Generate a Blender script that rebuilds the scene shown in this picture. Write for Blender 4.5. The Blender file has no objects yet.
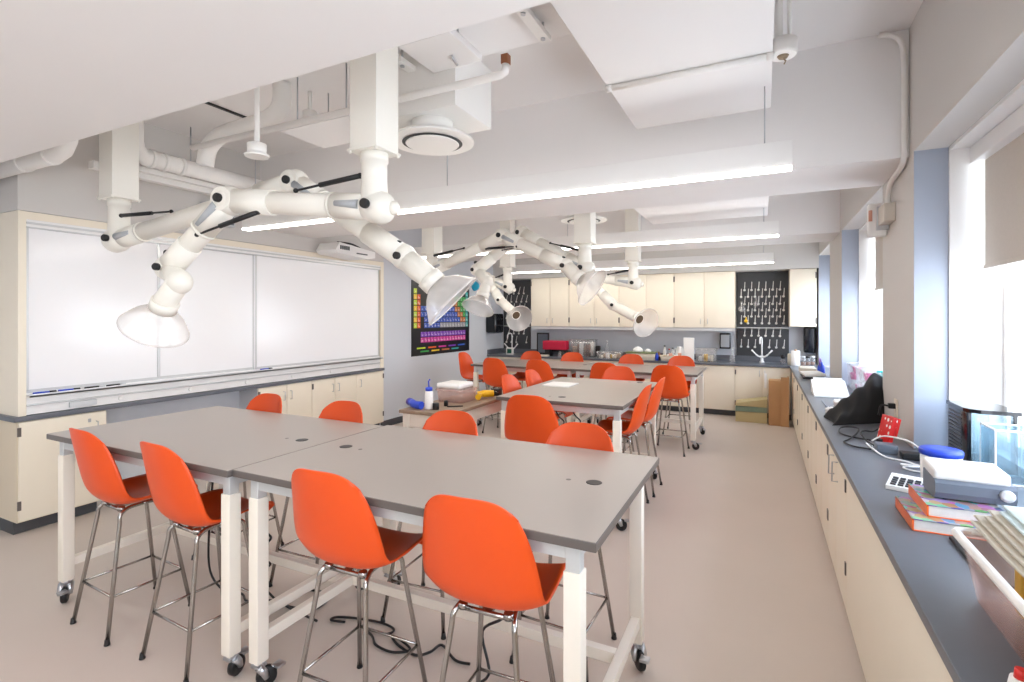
import bpy, bmesh, math, random
from mathutils import Vector, Matrix, Euler
random.seed(7)
PI = math.pi
SC = bpy.context.scene
COL = SC.collection

# ---------------------------------------------------------------- survey of the room (metres)
# camera at the origin of X/Y, eye height EYE, looking 26.2 degrees left of +Y
EYE, FPX, HOR = 1.70, 510.0, 316.5
TH = math.radians(26.2)
CT, ST = math.cos(TH), math.sin(TH)

def at(u, v, x=None, y=None, z=None):
    """where the line of sight through (u,v) meets one plane of the room"""
    r, k = (u - 512) / FPX, -(v - HOR) / FPX
    a, b = r * CT - ST, r * ST + CT
    t = x / a if x is not None else (y / b if y is not None else (z - EYE) / k)
    return Vector((a * t, b * t, EYE + k * t))

# ---------------------------------------------------------------- materials
def lin(c):
    return tuple((x / 255 / 12.92) if x / 255 <= 0.04045 else ((x / 255 + 0.055) / 1.055) ** 2.4 for x in c[:3])

def mat(name, rgb, rough=0.5, metal=0.0, var=0.04, scale=6.0, bump=0.0, coat=0.0, spec=0.5):
    m = bpy.data.materials.new(name); m.use_nodes = True
    nt = m.node_tree; n = nt.nodes; l = nt.links
    b = n['Principled BSDF']
    c = lin(rgb)
    b.inputs['Roughness'].default_value = rough
    b.inputs['Metallic'].default_value = metal
    b.inputs['Specular IOR Level'].default_value = spec
    if coat: b.inputs['Coat Weight'].default_value = coat; b.inputs['Coat Roughness'].default_value = 0.08
    tc = n.new('ShaderNodeTexCoord')
    nz = n.new('ShaderNodeTexNoise'); nz.inputs['Scale'].default_value = scale; nz.inputs['Detail'].default_value = 4
    l.new(tc.outputs['Object'], nz.inputs['Vector'])
    mx = n.new('ShaderNodeMix'); mx.data_type = 'RGBA'
    mx.inputs[6].default_value = (*[max(0, x * (1 - var)) for x in c], 1)
    mx.inputs[7].default_value = (*[min(1, x * (1 + var)) for x in c], 1)
    l.new(nz.outputs['Fac'], mx.inputs[0]); l.new(mx.outputs[2], b.inputs['Base Color'])
    if bump:
        bp = n.new('ShaderNodeBump'); bp.inputs['Strength'].default_value = bump; bp.inputs['Distance'].default_value = 0.004
        nz2 = n.new('ShaderNodeTexNoise'); nz2.inputs['Scale'].default_value = scale * 12
        l.new(tc.outputs['Object'], nz2.inputs['Vector']); l.new(nz2.outputs['Fac'], bp.inputs['Height']); l.new(bp.outputs['Normal'], b.inputs['Normal'])
    return m

def clear(name, rgb, milk=0.3, gloss=0.12, rough=0.05):
    """clear or milky plastic / glass: transparent + diffuse + glossy"""
    m = bpy.data.materials.new(name); m.use_nodes = True
    nt = m.node_tree; n = nt.nodes; l = nt.links; n.clear()
    out = n.new('ShaderNodeOutputMaterial')
    tr = n.new('ShaderNodeBsdfTransparent'); tr.inputs[0].default_value = (*[0.5 + 0.5 * x for x in lin(rgb)], 1)
    df = n.new('ShaderNodeBsdfPrincipled'); df.inputs['Base Color'].default_value = (*lin(rgb), 1); df.inputs['Roughness'].default_value = 0.35
    nz = n.new('ShaderNodeTexNoise'); nz.inputs['Scale'].default_value = 2.5; nz.inputs['Detail'].default_value = 1
    mp = n.new('ShaderNodeMapRange'); mp.inputs[3].default_value = milk * 0.85; mp.inputs[4].default_value = min(1, milk * 1.15)
    l.new(nz.outputs['Fac'], mp.inputs[0])
    m1 = n.new('ShaderNodeMixShader'); l.new(mp.outputs[0], m1.inputs[0]); l.new(tr.outputs[0], m1.inputs[1]); l.new(df.outputs[0], m1.inputs[2])
    gl = n.new('ShaderNodeBsdfGlossy'); gl.inputs['Roughness'].default_value = rough
    lw = n.new('ShaderNodeLayerWeight'); lw.inputs[0].default_value = 0.3
    ml = n.new('ShaderNodeMath'); ml.operation = 'MULTIPLY_ADD'; ml.inputs[1].default_value = gloss * 2; ml.inputs[2].default_value = gloss * .3; ml.use_clamp = True
    l.new(lw.outputs['Facing'], ml.inputs[0])
    m2 = n.new('ShaderNodeMixShader'); l.new(ml.outputs[0], m2.inputs[0]); l.new(m1.outputs[0], m2.inputs[1]); l.new(gl.outputs[0], m2.inputs[2])
    l.new(m2.outputs[0], out.inputs[0])
    return m

def glow(name, rgb, s):
    m = bpy.data.materials.new(name); m.use_nodes = True
    nt = m.node_tree; n = nt.nodes; n.clear()
    o = n.new('ShaderNodeOutputMaterial'); e = n.new('ShaderNodeEmission')
    e.inputs[0].default_value = (*lin(rgb), 1); e.inputs[1].default_value = s
    nt.links.new(e.outputs[0], o.inputs[0]); return m

M = {}
M['floor'] = mat('linoleum', (202, 190, 180), 0.42, var=0.05, scale=1.6, spec=0.35)
M['ceiling'] = mat('painted plaster ceiling', (237, 235, 234), 0.75, var=0.015, scale=2)
M['wall'] = mat('pale grey wall paint', (210, 207, 203), 0.7, var=0.015, scale=2)
M['bluewall'] = mat('pale blue grey wall paint', (206, 210, 217), 0.7, var=0.02, scale=2)
M['white'] = mat('white paint', (240, 239, 237), 0.4, var=0.01)
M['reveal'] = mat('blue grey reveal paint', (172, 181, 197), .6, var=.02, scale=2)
M['duct'] = mat('white painted metal', (236, 234, 230), 0.5, var=0.02)
M['cream'] = mat('cream laminate', (239, 230, 212), 0.4, var=0.015)
M['creamshade'] = mat('shaded cream cabinet side', (222, 208, 184), 0.5, var=0.015)  # cream laminate darkened: shade on the cabinet sides put into the colour
M['counter'] = mat('dark grey epoxy worktop', (98, 102, 110), 0.33, var=0.05, scale=20)
M['toe'] = mat('charcoal vinyl base', (72, 74, 78), 0.5)
M['top'] = mat('warm grey laminate', (163, 153, 145), 0.33, var=0.02, scale=3, spec=0.6)
M['edge'] = mat('grey edge band', (98, 91, 87), 0.4)
M['leg'] = mat('cream powder coat', (240, 233, 220), 0.4, var=0.01)
M['sleeve'] = mat('light grey steel', (205, 208, 208), 0.35, metal=0.3)
M['orange'] = mat('orange moulded plastic', (228, 80, 16), 0.38, var=0.02, scale=3, bump=0.03)
M['chrome'] = mat('brushed chrome', (176, 172, 168), 0.22, metal=1.0)
M['steel'] = mat('zinc steel', (190, 192, 196), 0.3, metal=1.0)
M['black'] = mat('black rubber', (22, 22, 24), 0.45)
M['blackgloss'] = mat('black gloss plastic', (18, 20, 26), 0.12)
M['fabric'] = mat('black quilted cloth', (24, 23, 25), 0.85, var=0.25, scale=14, bump=0.4)
M['arm'] = mat('ivory arm plastic', (239, 236, 227), 0.35, var=0.015)
M['greyinset'] = mat('grey plastic inset', (176, 180, 184), 0.5)
M['board'] = mat('glossy whiteboard enamel', (244, 244, 246), 0.16, var=0.004, scale=1.2)
M['alu'] = mat('satin aluminium', (205, 206, 206), 0.35, metal=0.5)
M['hood'] = clear('milky clear hood plastic', (250, 247, 244), 0.36, 0.10)
M['glass'] = clear('window glass', (245, 250, 255), 0.02, 0.06, 0.01)
M['tank'] = clear('tank glass', (205, 228, 238), 0.14, 0.14, 0.02)
M['clearbin'] = clear('clear tub plastic', (244, 243, 243), 0.13, 0.12)
M['frost'] = clear('frosted tub plastic', (246, 228, 222), 0.2, 0.06)
M['teal'] = clear('teal clear plastic', (60, 205, 205), 0.55, 0.1)
M['pink'] = mat('magenta plastic', (226, 60, 150), 0.4)
M['blue'] = mat('blue plastic', (38, 72, 198), 0.35)
M['cyan'] = mat('cyan plastic', (22, 168, 205), 0.4)
M['red'] = mat('red plastic', (222, 40, 34), 0.35)
M['crimson'] = mat('crimson fabric', (186, 16, 58), 0.6)
M['yellow'] = mat('yellow plastic', (240, 190, 20), 0.45)
M['paper'] = mat('white paper', (244, 243, 240), 0.7, var=0.01)
M['newsprint'] = mat('newsprint', (196, 188, 172), 0.8, var=0.18, scale=30)
M['mappaper'] = mat('pale printed map paper', (206, 222, 222), 0.6, var=0.12, scale=18)
M['card'] = mat('brown cardboard', (190, 146, 102), 0.8, var=0.05, scale=5)
M['manila'] = mat('olive beige card', (190, 176, 132), 0.75, var=0.04)
M['greencard'] = mat('sage green card', (126, 146, 128), 0.75, var=0.04)
M['greyplastic'] = mat('slate grey plastic', (104, 112, 124), 0.4)
M['ltgrey'] = mat('light grey plastic', (206, 208, 210), 0.45)
M['rack'] = mat('charcoal peg board', (64, 65, 68), 0.5, var=0.05)
M['peg'] = mat('white peg plastic', (232, 230, 226), 0.4)
M['shade'] = mat('oatmeal shade cloth', (206, 197, 186), 0.85, var=0.04, scale=60)
M['bookcover'] = mat('orange book cover', (240, 108, 40), 0.35, var=0.2, scale=30)
M['pages'] = mat('book pages', (214, 212, 208), 0.8, var=0.08, scale=60)
M['strip'] = glow('lit light diffuser', (255, 250, 242), 11.0)

def cover_mat():
    m = mat('photo printed book cover', (180, 150, 150), 0.25)
    nt = m.node_tree; n = nt.nodes; l = nt.links; b = n['Principled BSDF']
    tc = n.new('ShaderNodeTexCoord'); v = n.new('ShaderNodeTexVoronoi'); v.inputs['Scale'].default_value = 26
    l.new(tc.outputs['Object'], v.inputs['Vector'])
    hs = n.new('ShaderNodeHueSaturation'); hs.inputs['Saturation'].default_value = 0.8; hs.inputs['Value'].default_value = 0.55
    l.new(v.outputs['Color'], hs.inputs['Color']); l.new(hs.outputs[0], b.inputs['Base Color'])
    return m
M['cover'] = cover_mat()
def dots_mat():
    m = mat('red with white polka dots', (222, 34, 34), 0.4)
    nt = m.node_tree; n = nt.nodes; l = nt.links; b = n['Principled BSDF']
    tc = n.new('ShaderNodeTexCoord'); v = n.new('ShaderNodeTexVoronoi'); v.inputs['Scale'].default_value = 26; v.inputs['Randomness'].default_value = 0.0
    l.new(tc.outputs['Object'], v.inputs['Vector'])
    r = n.new('ShaderNodeMath'); r.operation = 'LESS_THAN'; r.inputs[1].default_value = 0.3; l.new(v.outputs['Distance'], r.inputs[0])
    mx = n.new('ShaderNodeMix'); mx.data_type = 'RGBA'; mx.inputs[6].default_value = (*lin((214, 30, 30)), 1); mx.inputs[7].default_value = (*lin((246, 240, 236)), 1)
    l.new(r.outputs[0], mx.inputs[0]); l.new(mx.outputs[2], b.inputs['Base Color'])
    return m
M['dots'] = dots_mat()

# ---------------------------------------------------------------- mesh builder
class MB:
    def __init__(s): s.b = bmesh.new(); s.mi = 0
    def _v(s, p): return s.b.verts.new(p)
    def _f(s, vs):
        try:
            f = s.b.faces.new(vs); f.material_index = s.mi; f.smooth = True; return f
        except ValueError: return None
    def box(s, a, b, bev=0.0, rot=None, piv=None):
        a, b = Vector(a), Vector(b)
        lo = Vector([min(a[i], b[i]) for i in range(3)]); hi = Vector([max(a[i], b[i]) for i in range(3)])
        t = bmesh.new()
        bmesh.ops.create_cube(t, size=1.0)
        d = hi - lo; c = (hi + lo) / 2
        for v in t.verts: v.co = Vector((v.co.x * d.x, v.co.y * d.y, v.co.z * d.z)) + c
        if bev: bmesh.ops.bevel(t, geom=t.edges[:], offset=min(bev, min(d) * 0.45), segments=2, affect='EDGES', profile=0.7)
        if rot:
            R = Euler(rot).to_matrix(); pv = Vector(piv) if piv is not None else c
            for v in t.verts: v.co = R @ (v.co - pv) + pv
        s._merge(t, flat=not bev); return s
    def _merge(s, t, flat=False):
        mp = {}
        for v in t.verts: mp[v] = s.b.verts.new(v.co)
        for f in t.faces:
            g = s._f([mp[v] for v in f.verts])
            if g and flat: g.smooth = False
        t.free()
    def quad(s, *p):
        f = s._f([s._v(Vector(q)) for q in p]); f.smooth = False; return s
    def prism(s, pts, h0, h1, axis='z', flat=True):
        def mk(p, h): return {'z': (p[0], p[1], h), 'y': (p[0], h, p[1]), 'x': (h, p[0], p[1])}[axis]
        A = [s._v(mk(p, h0)) for p in pts]; B = [s._v(mk(p, h1)) for p in pts]; n = len(pts)
        fs = [s._f(A[::-1]), s._f(B)] + [s._f([A[i], A[(i + 1) % n], B[(i + 1) % n], B[i]]) for i in range(n)]
        if flat:
            for f in fs:
                if f: f.smooth = False
        return s
    def ring(s, c, x, y, r, n): return [s._v(c + (x * math.cos(2 * PI * i / n) + y * math.sin(2 * PI * i / n)) * r) for i in range(n)]
    def loft(s, rings, cap=True):
        n = len(rings[0])
        for a, b in zip(rings, rings[1:]):
            for i in range(n): s._f([a[i], a[(i + 1) % n], b[(i + 1) % n], b[i]])
        if cap:
            for r in (rings[0][::-1], rings[-1]):
                f = s._f(r)
                if f: f.smooth = False
        return s
    def tube(s, pts, r, n=12, cap=True, sub=0, closed=False):
        pts = [Vector(p) for p in pts]
        if sub: pts = spline(pts, sub, closed)
        rs = r if isinstance(r, (list, tuple)) else [r] * len(pts)
        if len(rs) != len(pts): rs = [rs[min(len(rs) - 1, int(i * len(rs) / len(pts)))] for i in range(len(pts))]
        prev = None; rings = []; N = len(pts)
        for i, p in enumerate(pts):
            if closed: t = pts[(i + 1) % N] - pts[(i - 1) % N]
            else: t = pts[min(i + 1, N - 1)] - pts[max(i - 1, 0)]
            if t.length < 1e-9: t = Vector((0, 0, 1))
            t.normalize()
            if prev is None:
                x = t.orthogonal().normalized()
            else:
                x = prev - t * prev.dot(t)
                x = x.normalized() if x.length > 1e-6 else t.orthogonal().normalized()
            prev = x; rings.append(s.ring(p, x, t.cross(x), rs[i], n))
        if closed: s.loft(rings + [rings[0]], cap=False)
        else: s.loft(rings, cap)
        return s
    def lathe(s, prof, c=(0, 0, 0), axis=(0, 0, 1), n=24, cap=True):
        a = Vector(axis).normalized(); x = a.orthogonal().normalized(); y = a.cross(x); c = Vector(c)
        s.loft([s.ring(c + a * h, x, y, max(r, 1e-4), n) for r, h in prof], cap); return s
    def sphere(s, c, r, n=16, sc=(1, 1, 1)):
        t = bmesh.new(); bmesh.ops.create_uvsphere(t, u_segments=n, v_segments=n // 2 + 2, radius=1)
        for v in t.verts: v.co = Vector((v.co.x * r * sc[0], v.co.y * r * sc[1], v.co.z * r * sc[2])) + Vector(c)
        s._merge(t); return s
    def build(s, name, m, parent=None, kind=None):
        bmesh.ops.recalc_face_normals(s.b, faces=s.b.faces[:])
        me = bpy.data.meshes.new(name)
        if parent is not None:
            o = parent; off = Vector((0, 0, 0))
            while o is not None: off += Vector(o.location); o = o.parent
            for v in s.b.verts: v.co -= off
        s.b.to_mesh(me); s.b.free()
        for x in (m if isinstance(m, (list, tuple)) else [m]): me.materials.append(M[x] if isinstance(x, str) else x)
        o = bpy.data.objects.new(name, me); COL.objects.link(o)
        if parent is not None: o.parent = parent
        if kind: o['kind'] = kind
        return o

def spline(P, sub, closed=False):
    out = []; N = len(P)
    rng = range(N if closed else N - 1)
    for i in rng:
        g = (lambda k: P[k % N]) if closed else (lambda k: P[max(0, min(N - 1, k))])
        p0, p1, p2, p3 = g(i - 1), g(i), g(i + 1), g(i + 2)
        for j in range(sub):
            t = j / sub
            out.append(0.5 * (2 * p1 + (p2 - p0) * t + (2 * p0 - 5 * p1 + 4 * p2 - p3) * t * t + (3 * p1 - p0 - 3 * p2 + p3) * t ** 3))
    if not closed: out.append(P[-1].copy())
    return out

def tag(o, label, cat, group=None):
    o['label'] = label; o['category'] = cat
    if group: o['group'] = group
    return o
def thing(name, label, cat, loc=(0, 0, 0), rz=0.0, group=None):
    o = bpy.data.objects.new(name, None); COL.objects.link(o); o.empty_display_size = 0.1
    o.location = loc; o.rotation_euler = (0, 0, rz); return tag(o, label, cat, group)
def children(o): return [c for c in bpy.data.objects if c.parent == o]
def copy_tree(o, parent=None):
    c = o.copy(); COL.objects.link(c)
    if parent is not None: c.parent = parent
    for ch in children(o): copy_tree(ch, c)
    return c
def B(*boxes, bev=0.0):
    m = MB()
    for a, b in boxes: m.box(a, b, bev)
    return m
def struct(name, mb, m): return mb.build(name, m, kind='structure')

# ================================================================ THE SETTING
CZ = 3.50          # slab
SOF = 2.70         # beam and header soffit
YB, YF = 10.05, -3.2   # back wall, wall behind the camera
XL, XN, XR = -5.22, -5.48, 0.82
UN0, UN1, UX = 1.845, 6.07, -5.15      # whiteboard unit along the left wall
struct('floor', B(((-6.2, YF - .2, -0.12), (1.5, YB + .2, 0))), 'floor')
struct('ceiling', B(((-6.2, YF - .2, CZ), (1.5, YB + .2, CZ + .2))), 'ceiling')
struct('wall_back', B(((-6.2, YB, 0), (1.5, YB + .2, CZ))), 'bluewall')
struct('trim_2', B(((XL, 9.685, 2.495), (XR, YB, CZ))), 'wall')
struct('wall_front', B(((-6.2, YF - .2, 0), (1.5, YF, CZ))), 'wall')
wl = B(((XN - .2, YF, 0), (XN, UN1, CZ)), ((XN - .2, UN1, 0), (XL, YB, CZ)))
struct('wall_left', wl, 'bluewall')
struct('trim_1', B(((XN, UN0, 2.525), (UX - .005, UN1, CZ))), 'wall')         # furring above the whiteboard unit
struct('baseboard_left', B(((XL - .01, UN1 + .01, 0), (XL + .012, YB - .7, 0.1))), 'toe')
for i, (y0, y1) in enumerate(((0.70, 1.508), (3.96, 4.74), (7.15, 7.98))):
    struct('ceiling_beam_%d' % (i + 1), B(((-6.0, y0, SOF), (XR, y1, CZ))), 'ceiling')
# window wall: header, piers, apron under the sills
PIERS = [(-3.2, -2.6), (0.65, 1.55), (3.85, 4.74), (7.0, 8.16), (9.72, 10.05)]
ww = MB().box((XR, YF, SOF), (1.42, YB, CZ)).box((XR, YF, 0), (1.42, YB, 0.86))
for y0, y1 in PIERS: ww.box((XR, y0, 0.86), (1.42, y1, SOF))
struct('wall_right', ww, 'wall')
BAYS = [(-2.6, 0.65), (1.55, 3.85), (4.74, 7.0), (8.16, 9.72)]
for i, (y0, y1) in enumerate(BAYS):
    w = bpy.data.objects.new('window_%d' % (i + 1), None); COL.objects.link(w); w.location = (1.22, (y0 + y1) / 2, 0.9); w['kind'] = 'structure'
    cas = MB()
    for a, b in ((y0, y0 + .02), (y1 - .02, y1)): cas.box((0.985, a, 0.9), (1.30, b, SOF))
    cas.box((0.985, y0, SOF - .02), (1.30, y1, SOF)); cas.box((1.16, y0, 0.9), (1.30, y1, 0.945))
    cas.build('casing', 'white', w)
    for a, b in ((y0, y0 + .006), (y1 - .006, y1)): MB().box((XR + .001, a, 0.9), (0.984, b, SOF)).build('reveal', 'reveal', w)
    sash = MB(); nb = 2; W = (y1 - y0 - .04) / nb
    for k in range(nb):
        a = y0 + .02 + k * W; b = a + W
        for (p, q, z0, z1) in ((a + .001, a + .05, .946, 2.68), (b - .05, b - .001, .946, 2.68)): sash.box((1.225, p, z0), (1.265, q, z1))
        for (z0, z1) in ((.947, 1.0), (2.62, 2.679), (1.78, 1.83)): sash.box((1.228, a + .049, z0), (1.262, b - .049, z1))
    sash.build('sash', 'white', w)
    MB().box((1.243, y0 + .03, .95), (1.247, y1 - .03, 2.67)).build('pane', 'glass', w)
# roller shades
def shade(name, label, y0, y1, zb):
    t = thing(name, label, 'roller shade', (1.10, (y0 + y1) / 2, zb), group='roller shades at the windows')
    B(((1.075, y0, 2.585), (1.17, y1, 2.678)), bev=.004).build('cassette', 'white', t)
    B(((1.128, y0 + .05, zb + .02), (1.132, y1 - .05, 2.60))).build('shade_cloth', 'shade', t)
    B(((1.12, y0 + .05, zb), (1.14, y1 - .05, zb + .022)), bev=.003).build('bottom_bar', 'shade', t)
shade('roller_shade', 'half-lowered oatmeal roller shade in the near window above the black tank', 1.575, 3.825, 1.97)
shade('roller_shade', 'oatmeal roller shade in the far window behind the wall alarm box', 4.765, 6.975, 1.99)
shade('roller_shade', 'roller shade in the narrow window by the back cabinets', 8.185, 9.695, 2.2)

# ================================================================ LIGHTS
def light(y, label, x0=-4.56, x1=0.15, zb=2.545):
    t = thing('linear_light', label, 'ceiling light', (-2.2, y, zb), group='white linear ceiling lights')
    B(((x0, y, zb + .010), (x1, y + .075, zb + .16)), bev=.003).build('housing', 'white', t)
    B(((x0 + .004, y - .002, zb), (x1 - .002, y + .073, zb + .013))).build('diffuser', 'strip', t)
    for k, fx in enumerate((.03, .5, .97)):
        x = x0 + (x1 - x0) * fx
        MB().tube([(x, y + .04, zb + .155), (x, y + .04, CZ)], .004, 6).build('hanging_cable', 'steel', t)
light(3.30, 'nearest long white linear light with a lit lower edge')
light(6.03, 'second long white linear light, between the two beams')
light(8.97, 'farthest linear light, just in front of the wall cabinets')
light(0.1, 'linear light over the front of the room')
light(-2.4, 'linear light at the rear of the room')

# ================================================================ LEFT WALL UNIT
def cabinet_box(t, lo, hi, front_axis, doors, toe=.1, recess=.07, handles=(), hinges=(), body='cream'):
    pass
ul = thing('base_cabinet', 'cream base cabinet under the left end of the whiteboard, by the empty knee space', 'cabinet', (UX, UN0, 0), group='cream cabinets under the whiteboard')
B(((XN + .004, UN0, .1), (UX - .02, 2.44, .885))).build('carcass', 'creamshade', ul)
B(((XN + .004, UN0, 0.002), (UX - .08, 2.40, .1))).build('toe_kick', 'toe', ul)
d = B(((UX - .02, UN0 + .005, .11), (UX, 2.435, .88)), bev=.003).build('door', 'cream', ul)
MB().tube([(UX, 2.36, .80), (UX + .03, 2.36, .80), (UX + .03, 2.36, .70), (UX, 2.36, .70)], .004, 8).build('handle', 'steel', d)
for z in (.2, .77): B(((UX - .005, UN0 - .004, z), (UX + .006, UN0 + .018, z + .07))).build('hinge', 'edge', ul)
B(((UX, 2.30, .80), (UX + .004, 2.32, .83))).build('lock', 'steel', d)
for (a, m_, b, lab) in ((3.93, 4.32, 4.70, 'cream two-door base cabinet under the whiteboard, right of the knee space'), (4.70, 5.09, 5.50, 'cream two-door base cabinet, middle one under the right of the whiteboard'), (5.50, None, 6.07, 'cream single-door base cabinet at the poster end of the whiteboard')):
    c = thing('base_cabinet', lab, 'cabinet', (UX, a, 0), group='cream cabinets under the whiteboard')
    B(((XN + .004 if a < 5 else XL + .004 - .25, a, .1), (UX - .02, b, .885))).build('carcass', 'bluewall' if a < 4 else 'creamshade', c)
    B(((XN + .004 if a < 5 else XL - .2, a, 0.002), (UX - .08, b, .1))).build('toe_kick', 'toe', c)
    ds = [(a, m_, m_ - .05), (m_, b, m_ + .05)] if m_ else [(a, b, a + .06)]
    for (p, q, hy) in ds:
        d = B(((UX - .02, p + .004, .11), (UX, q - .004, .88)), bev=.003).build('door', 'cream', c)
        MB().tube([(UX, hy, .80), (UX + .03, hy, .80), (UX + .03, hy, .70), (UX, hy, .70)], .004, 8).build('handle', 'steel', d)
    for z in (.2, .77): B(((UX - .004, (a + .001 if m_ else b - .024), z), (UX + .006, (a + .024 if m_ else b - .001), z + .07))).build('hinge', 'edge', c)
wt = B(((XN + .003, UN0 - .03, .887), (UX + .02, UN1 - .002, .925)), bev=.004).build('worktop', 'counter')
tag(wt, 'long dark grey worktop ledge running under the whiteboard', 'worktop')
# sliding whiteboard
wb = thing('whiteboard', 'large three-panel whiteboard in a cream surround on the left wall', 'whiteboard', (UX, 3.95, .93))
fr = MB()
fr.box((XN + .003, UN0, .926), (UX, UN0 + .05, 2.52)).box((XN + .003, UN1 - .07, .926), (UX, UN1, 2.52)).box((XN + .003, UN0 + .05, 2.46), (UX, UN1 - .07, 2.52))
fr.build('surround', 'cream', wb)
B(((UX - .10, UN0 + .05, 2.40), (UX - .004, UN1 - .07, 2.46))).build('top_track', 'white', wb)
B(((UX - .05, UN0 + .05, 2.425), (UX + .006, UN1 - .07, 2.44)), ((UX - .05, UN0 + .05, 2.395), (UX + .006, UN1 - .07, 2.403))).build('track_lip', 'alu', wb)
bs = [UN0 + .055, 2.886, 3.914, UN1 - .075]
for k in range(3):
    x = UX - (.03 if k != 1 else .05)
    p = B(((x - .02, bs[k] + (0 if k == 0 else -.01), 1.115), (x, bs[k + 1], 2.40))).build('board_panel', 'board', wb)
    f2 = MB()
    f2.box((x, bs[k], 1.115), (x + .006, bs[k] + .018, 2.40)).box((x, bs[k + 1] - .018, 1.115), (x + .006, bs[k + 1], 2.40)).box((x, bs[k], 1.10), (x + .006, bs[k + 1], 1.125))
    f2.build('panel_edge', 'alu', p)
tr = MB().box((XN + .01, UN0 + .05, .93), (UX - .012, UN1 - .07, 1.10))
tr.build('lower_panel', 'white', wb)
B(((UX - .015, UN0 + .05, 1.07), (UX + .05, UN1 - .075, 1.085)), ((UX + .044, UN0 + .05, 1.07), (UX + .05, UN1 - .075, 1.095)), bev=.002).build('marker_tray', 'alu', wb)
B(((UX - .02, UN0 + .05, 1.0), (UX + .012, UN1 - .075, 1.012)), bev=.002).build('lower_ledge', 'alu', wb)
for k in range(6): MB().lathe([(.02, 0), (.02, .006), (.014, .01)], (UX - .012, 2.55 + k * .62, .968), (1, 0, 0), 12).build('socket', 'paper', wb)
B(((UX - .012, 2.17, .945), (UX + .012, 2.36, .99)), bev=.003).build('outlet_strip', 'ltgrey', wb)
def marker(y, colr, label, z=1.085):
    t = thing('marker', label, 'marker', (UX + .015, y, z), group='markers on the whiteboard tray')
    MB().tube([(UX + .016, y, z + .01), (UX + .016, y + .10, z + .01)], .0095, 10).build('barrel', colr, t)
    MB().tube([(UX + .016, y + .10, z + .01), (UX + .016, y + .145, z + .01)], .0105, 10).build('cap', 'black' if colr != 'black' else 'ltgrey', t)
for y, cc, lb in ((1.93, 'blue', 'blue marker at the left end of the whiteboard tray'), (2.09, 'blue', 'second blue marker from the left end of the whiteboard tray'), (2.27, 'black', 'black marker on the tray above the outlet strip'), (2.43, 'black', 'last dark marker of the left row on the whiteboard tray'),
                  (3.95, 'blue', 'blue marker lying just right of the middle board edge')): marker(y, cc, lb)
# short-throw projector on the furring above the board
pc = at(345, 252, x=-4.98)
pj = thing('projector', 'white short-throw projector mounted above the whiteboard', 'projector', (UX, pc.y, 2.50))
y0, y1 = pc.y - .36, pc.y + .36
MB().prism([(y0, 2.54), (y0 + .04, 2.50), (y1 - .15, 2.47), (y1, 2.50), (y1, 2.58), (y0 + .06, 2.64)], UX + .03, UX + .37, 'x').build('body', 'white', pj)
g = MB()
for k in range(5): g.box((UX + .372, y0 + .07 + k * .035, 2.55), (UX + .378, y0 + .09 + k * .035, 2.60))
g.build('vent', 'toe', pj)
B(((UX - .004, pc.y - .1, 2.535), (UX + .035, pc.y + .1, 2.62))).build('wall_bracket', 'ltgrey', pj)
MB().tube([(UX + .3, y0 + .1, 2.645), (UX + .28, pc.y, 2.655), (UX + .2, y1 - .1, 2.63), (UX + .02, y1 + .05, 2.66)], .012, 8, sub=5).build('cable', 'black', pj)
B(((UX + .372, pc.y, 2.52), (UX + .378, pc.y + .2, 2.535))).build('slot', 'toe', pj)
# small grey speaker on the furring
sp = at(218, 215, x=-5.1)
s_ = thing('wall_speaker', 'small grey wall speaker above the board behind the extraction arms', 'speaker', (UX, sp.y, sp.z))
B(((UX - .003, sp.y - .16, sp.z - .11), (UX + .10, sp.y + .16, sp.z + .11)), bev=.006).build('cabinet', 'ltgrey', s_)
B(((UX + .10, sp.y - .14, sp.z - .09), (UX + .106, sp.y + .14, sp.z + .09))).build('grille', 'greyplastic', s_)

# ================================================================ POSTER
PY0, PY1, PZ0, PZ1 = 6.83, 8.67, 1.035, 2.305
po = thing('hanging_poster', 'black periodic table poster with coloured element cells on the left wall', 'poster', (XL, (PY0 + PY1) / 2, PZ0))
MB().box((XL + .001, PY0, PZ0), (XL + .012, PY1, PZ1)).build('sheet', mat('black poster print', (26, 28, 34), .3), po)
ELS = {}
rows = ["H|17He", "Li Be|11B C N O F Ne".replace('|11', '|11 '), ]
sym = ("H He Li Be B C N O F Ne Na Mg Al Si P S Cl Ar K Ca Sc Ti V Cr Mn Fe Co Ni Cu Zn Ga Ge As Se Br Kr Rb Sr Y Zr Nb Mo Tc Ru Rh Pd Ag Cd In Sn Sb Te I Xe "
       "Cs Ba La Ce Pr Nd Pm Sm Eu Gd Tb Dy Ho Er Tm Yb Lu Hf Ta W Re Os Ir Pt Au Hg Tl Pb Bi Po At Rn Fr Ra Ac Th Pa U Np Pu Am Cm Bk Cf Es Fm Md No Lr Rf Db Sg Bh Hs Mt Ds Rg Cn Nh Fl Mc Lv Ts Og").split()
cells = []
def rowcol(z):
    if z == 1: return 0, 0
    if z == 2: return 0, 17
    for r, s0 in ((1, 3), (2, 11)):
        if s0 <= z < s0 + 8: k = z - s0; return r, k if k < 2 else k + 10
    for r, s0 in ((3, 19), (4, 37)):
        if s0 <= z < s0 + 18: return r, z - s0
    for r, s0, lr in ((5, 55, 8), (6, 87, 9)):
        if s0 <= z < s0 + 2: return r, z - s0
        if s0 + 2 <= z <= s0 + 16: return lr, z - s0 - 2 + 2
        if s0 + 16 < z < s0 + 32: return r, z - s0 - 14
PAL = dict(lime=(196, 222, 60), org=(238, 104, 40), blu=(50, 92, 196), mag=(214, 58, 158), pur=(128, 62, 190), grn=(64, 170, 84), brn=(204, 122, 62), teal=(60, 180, 176), gry=(168, 170, 176), yel=(242, 206, 50))
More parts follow.
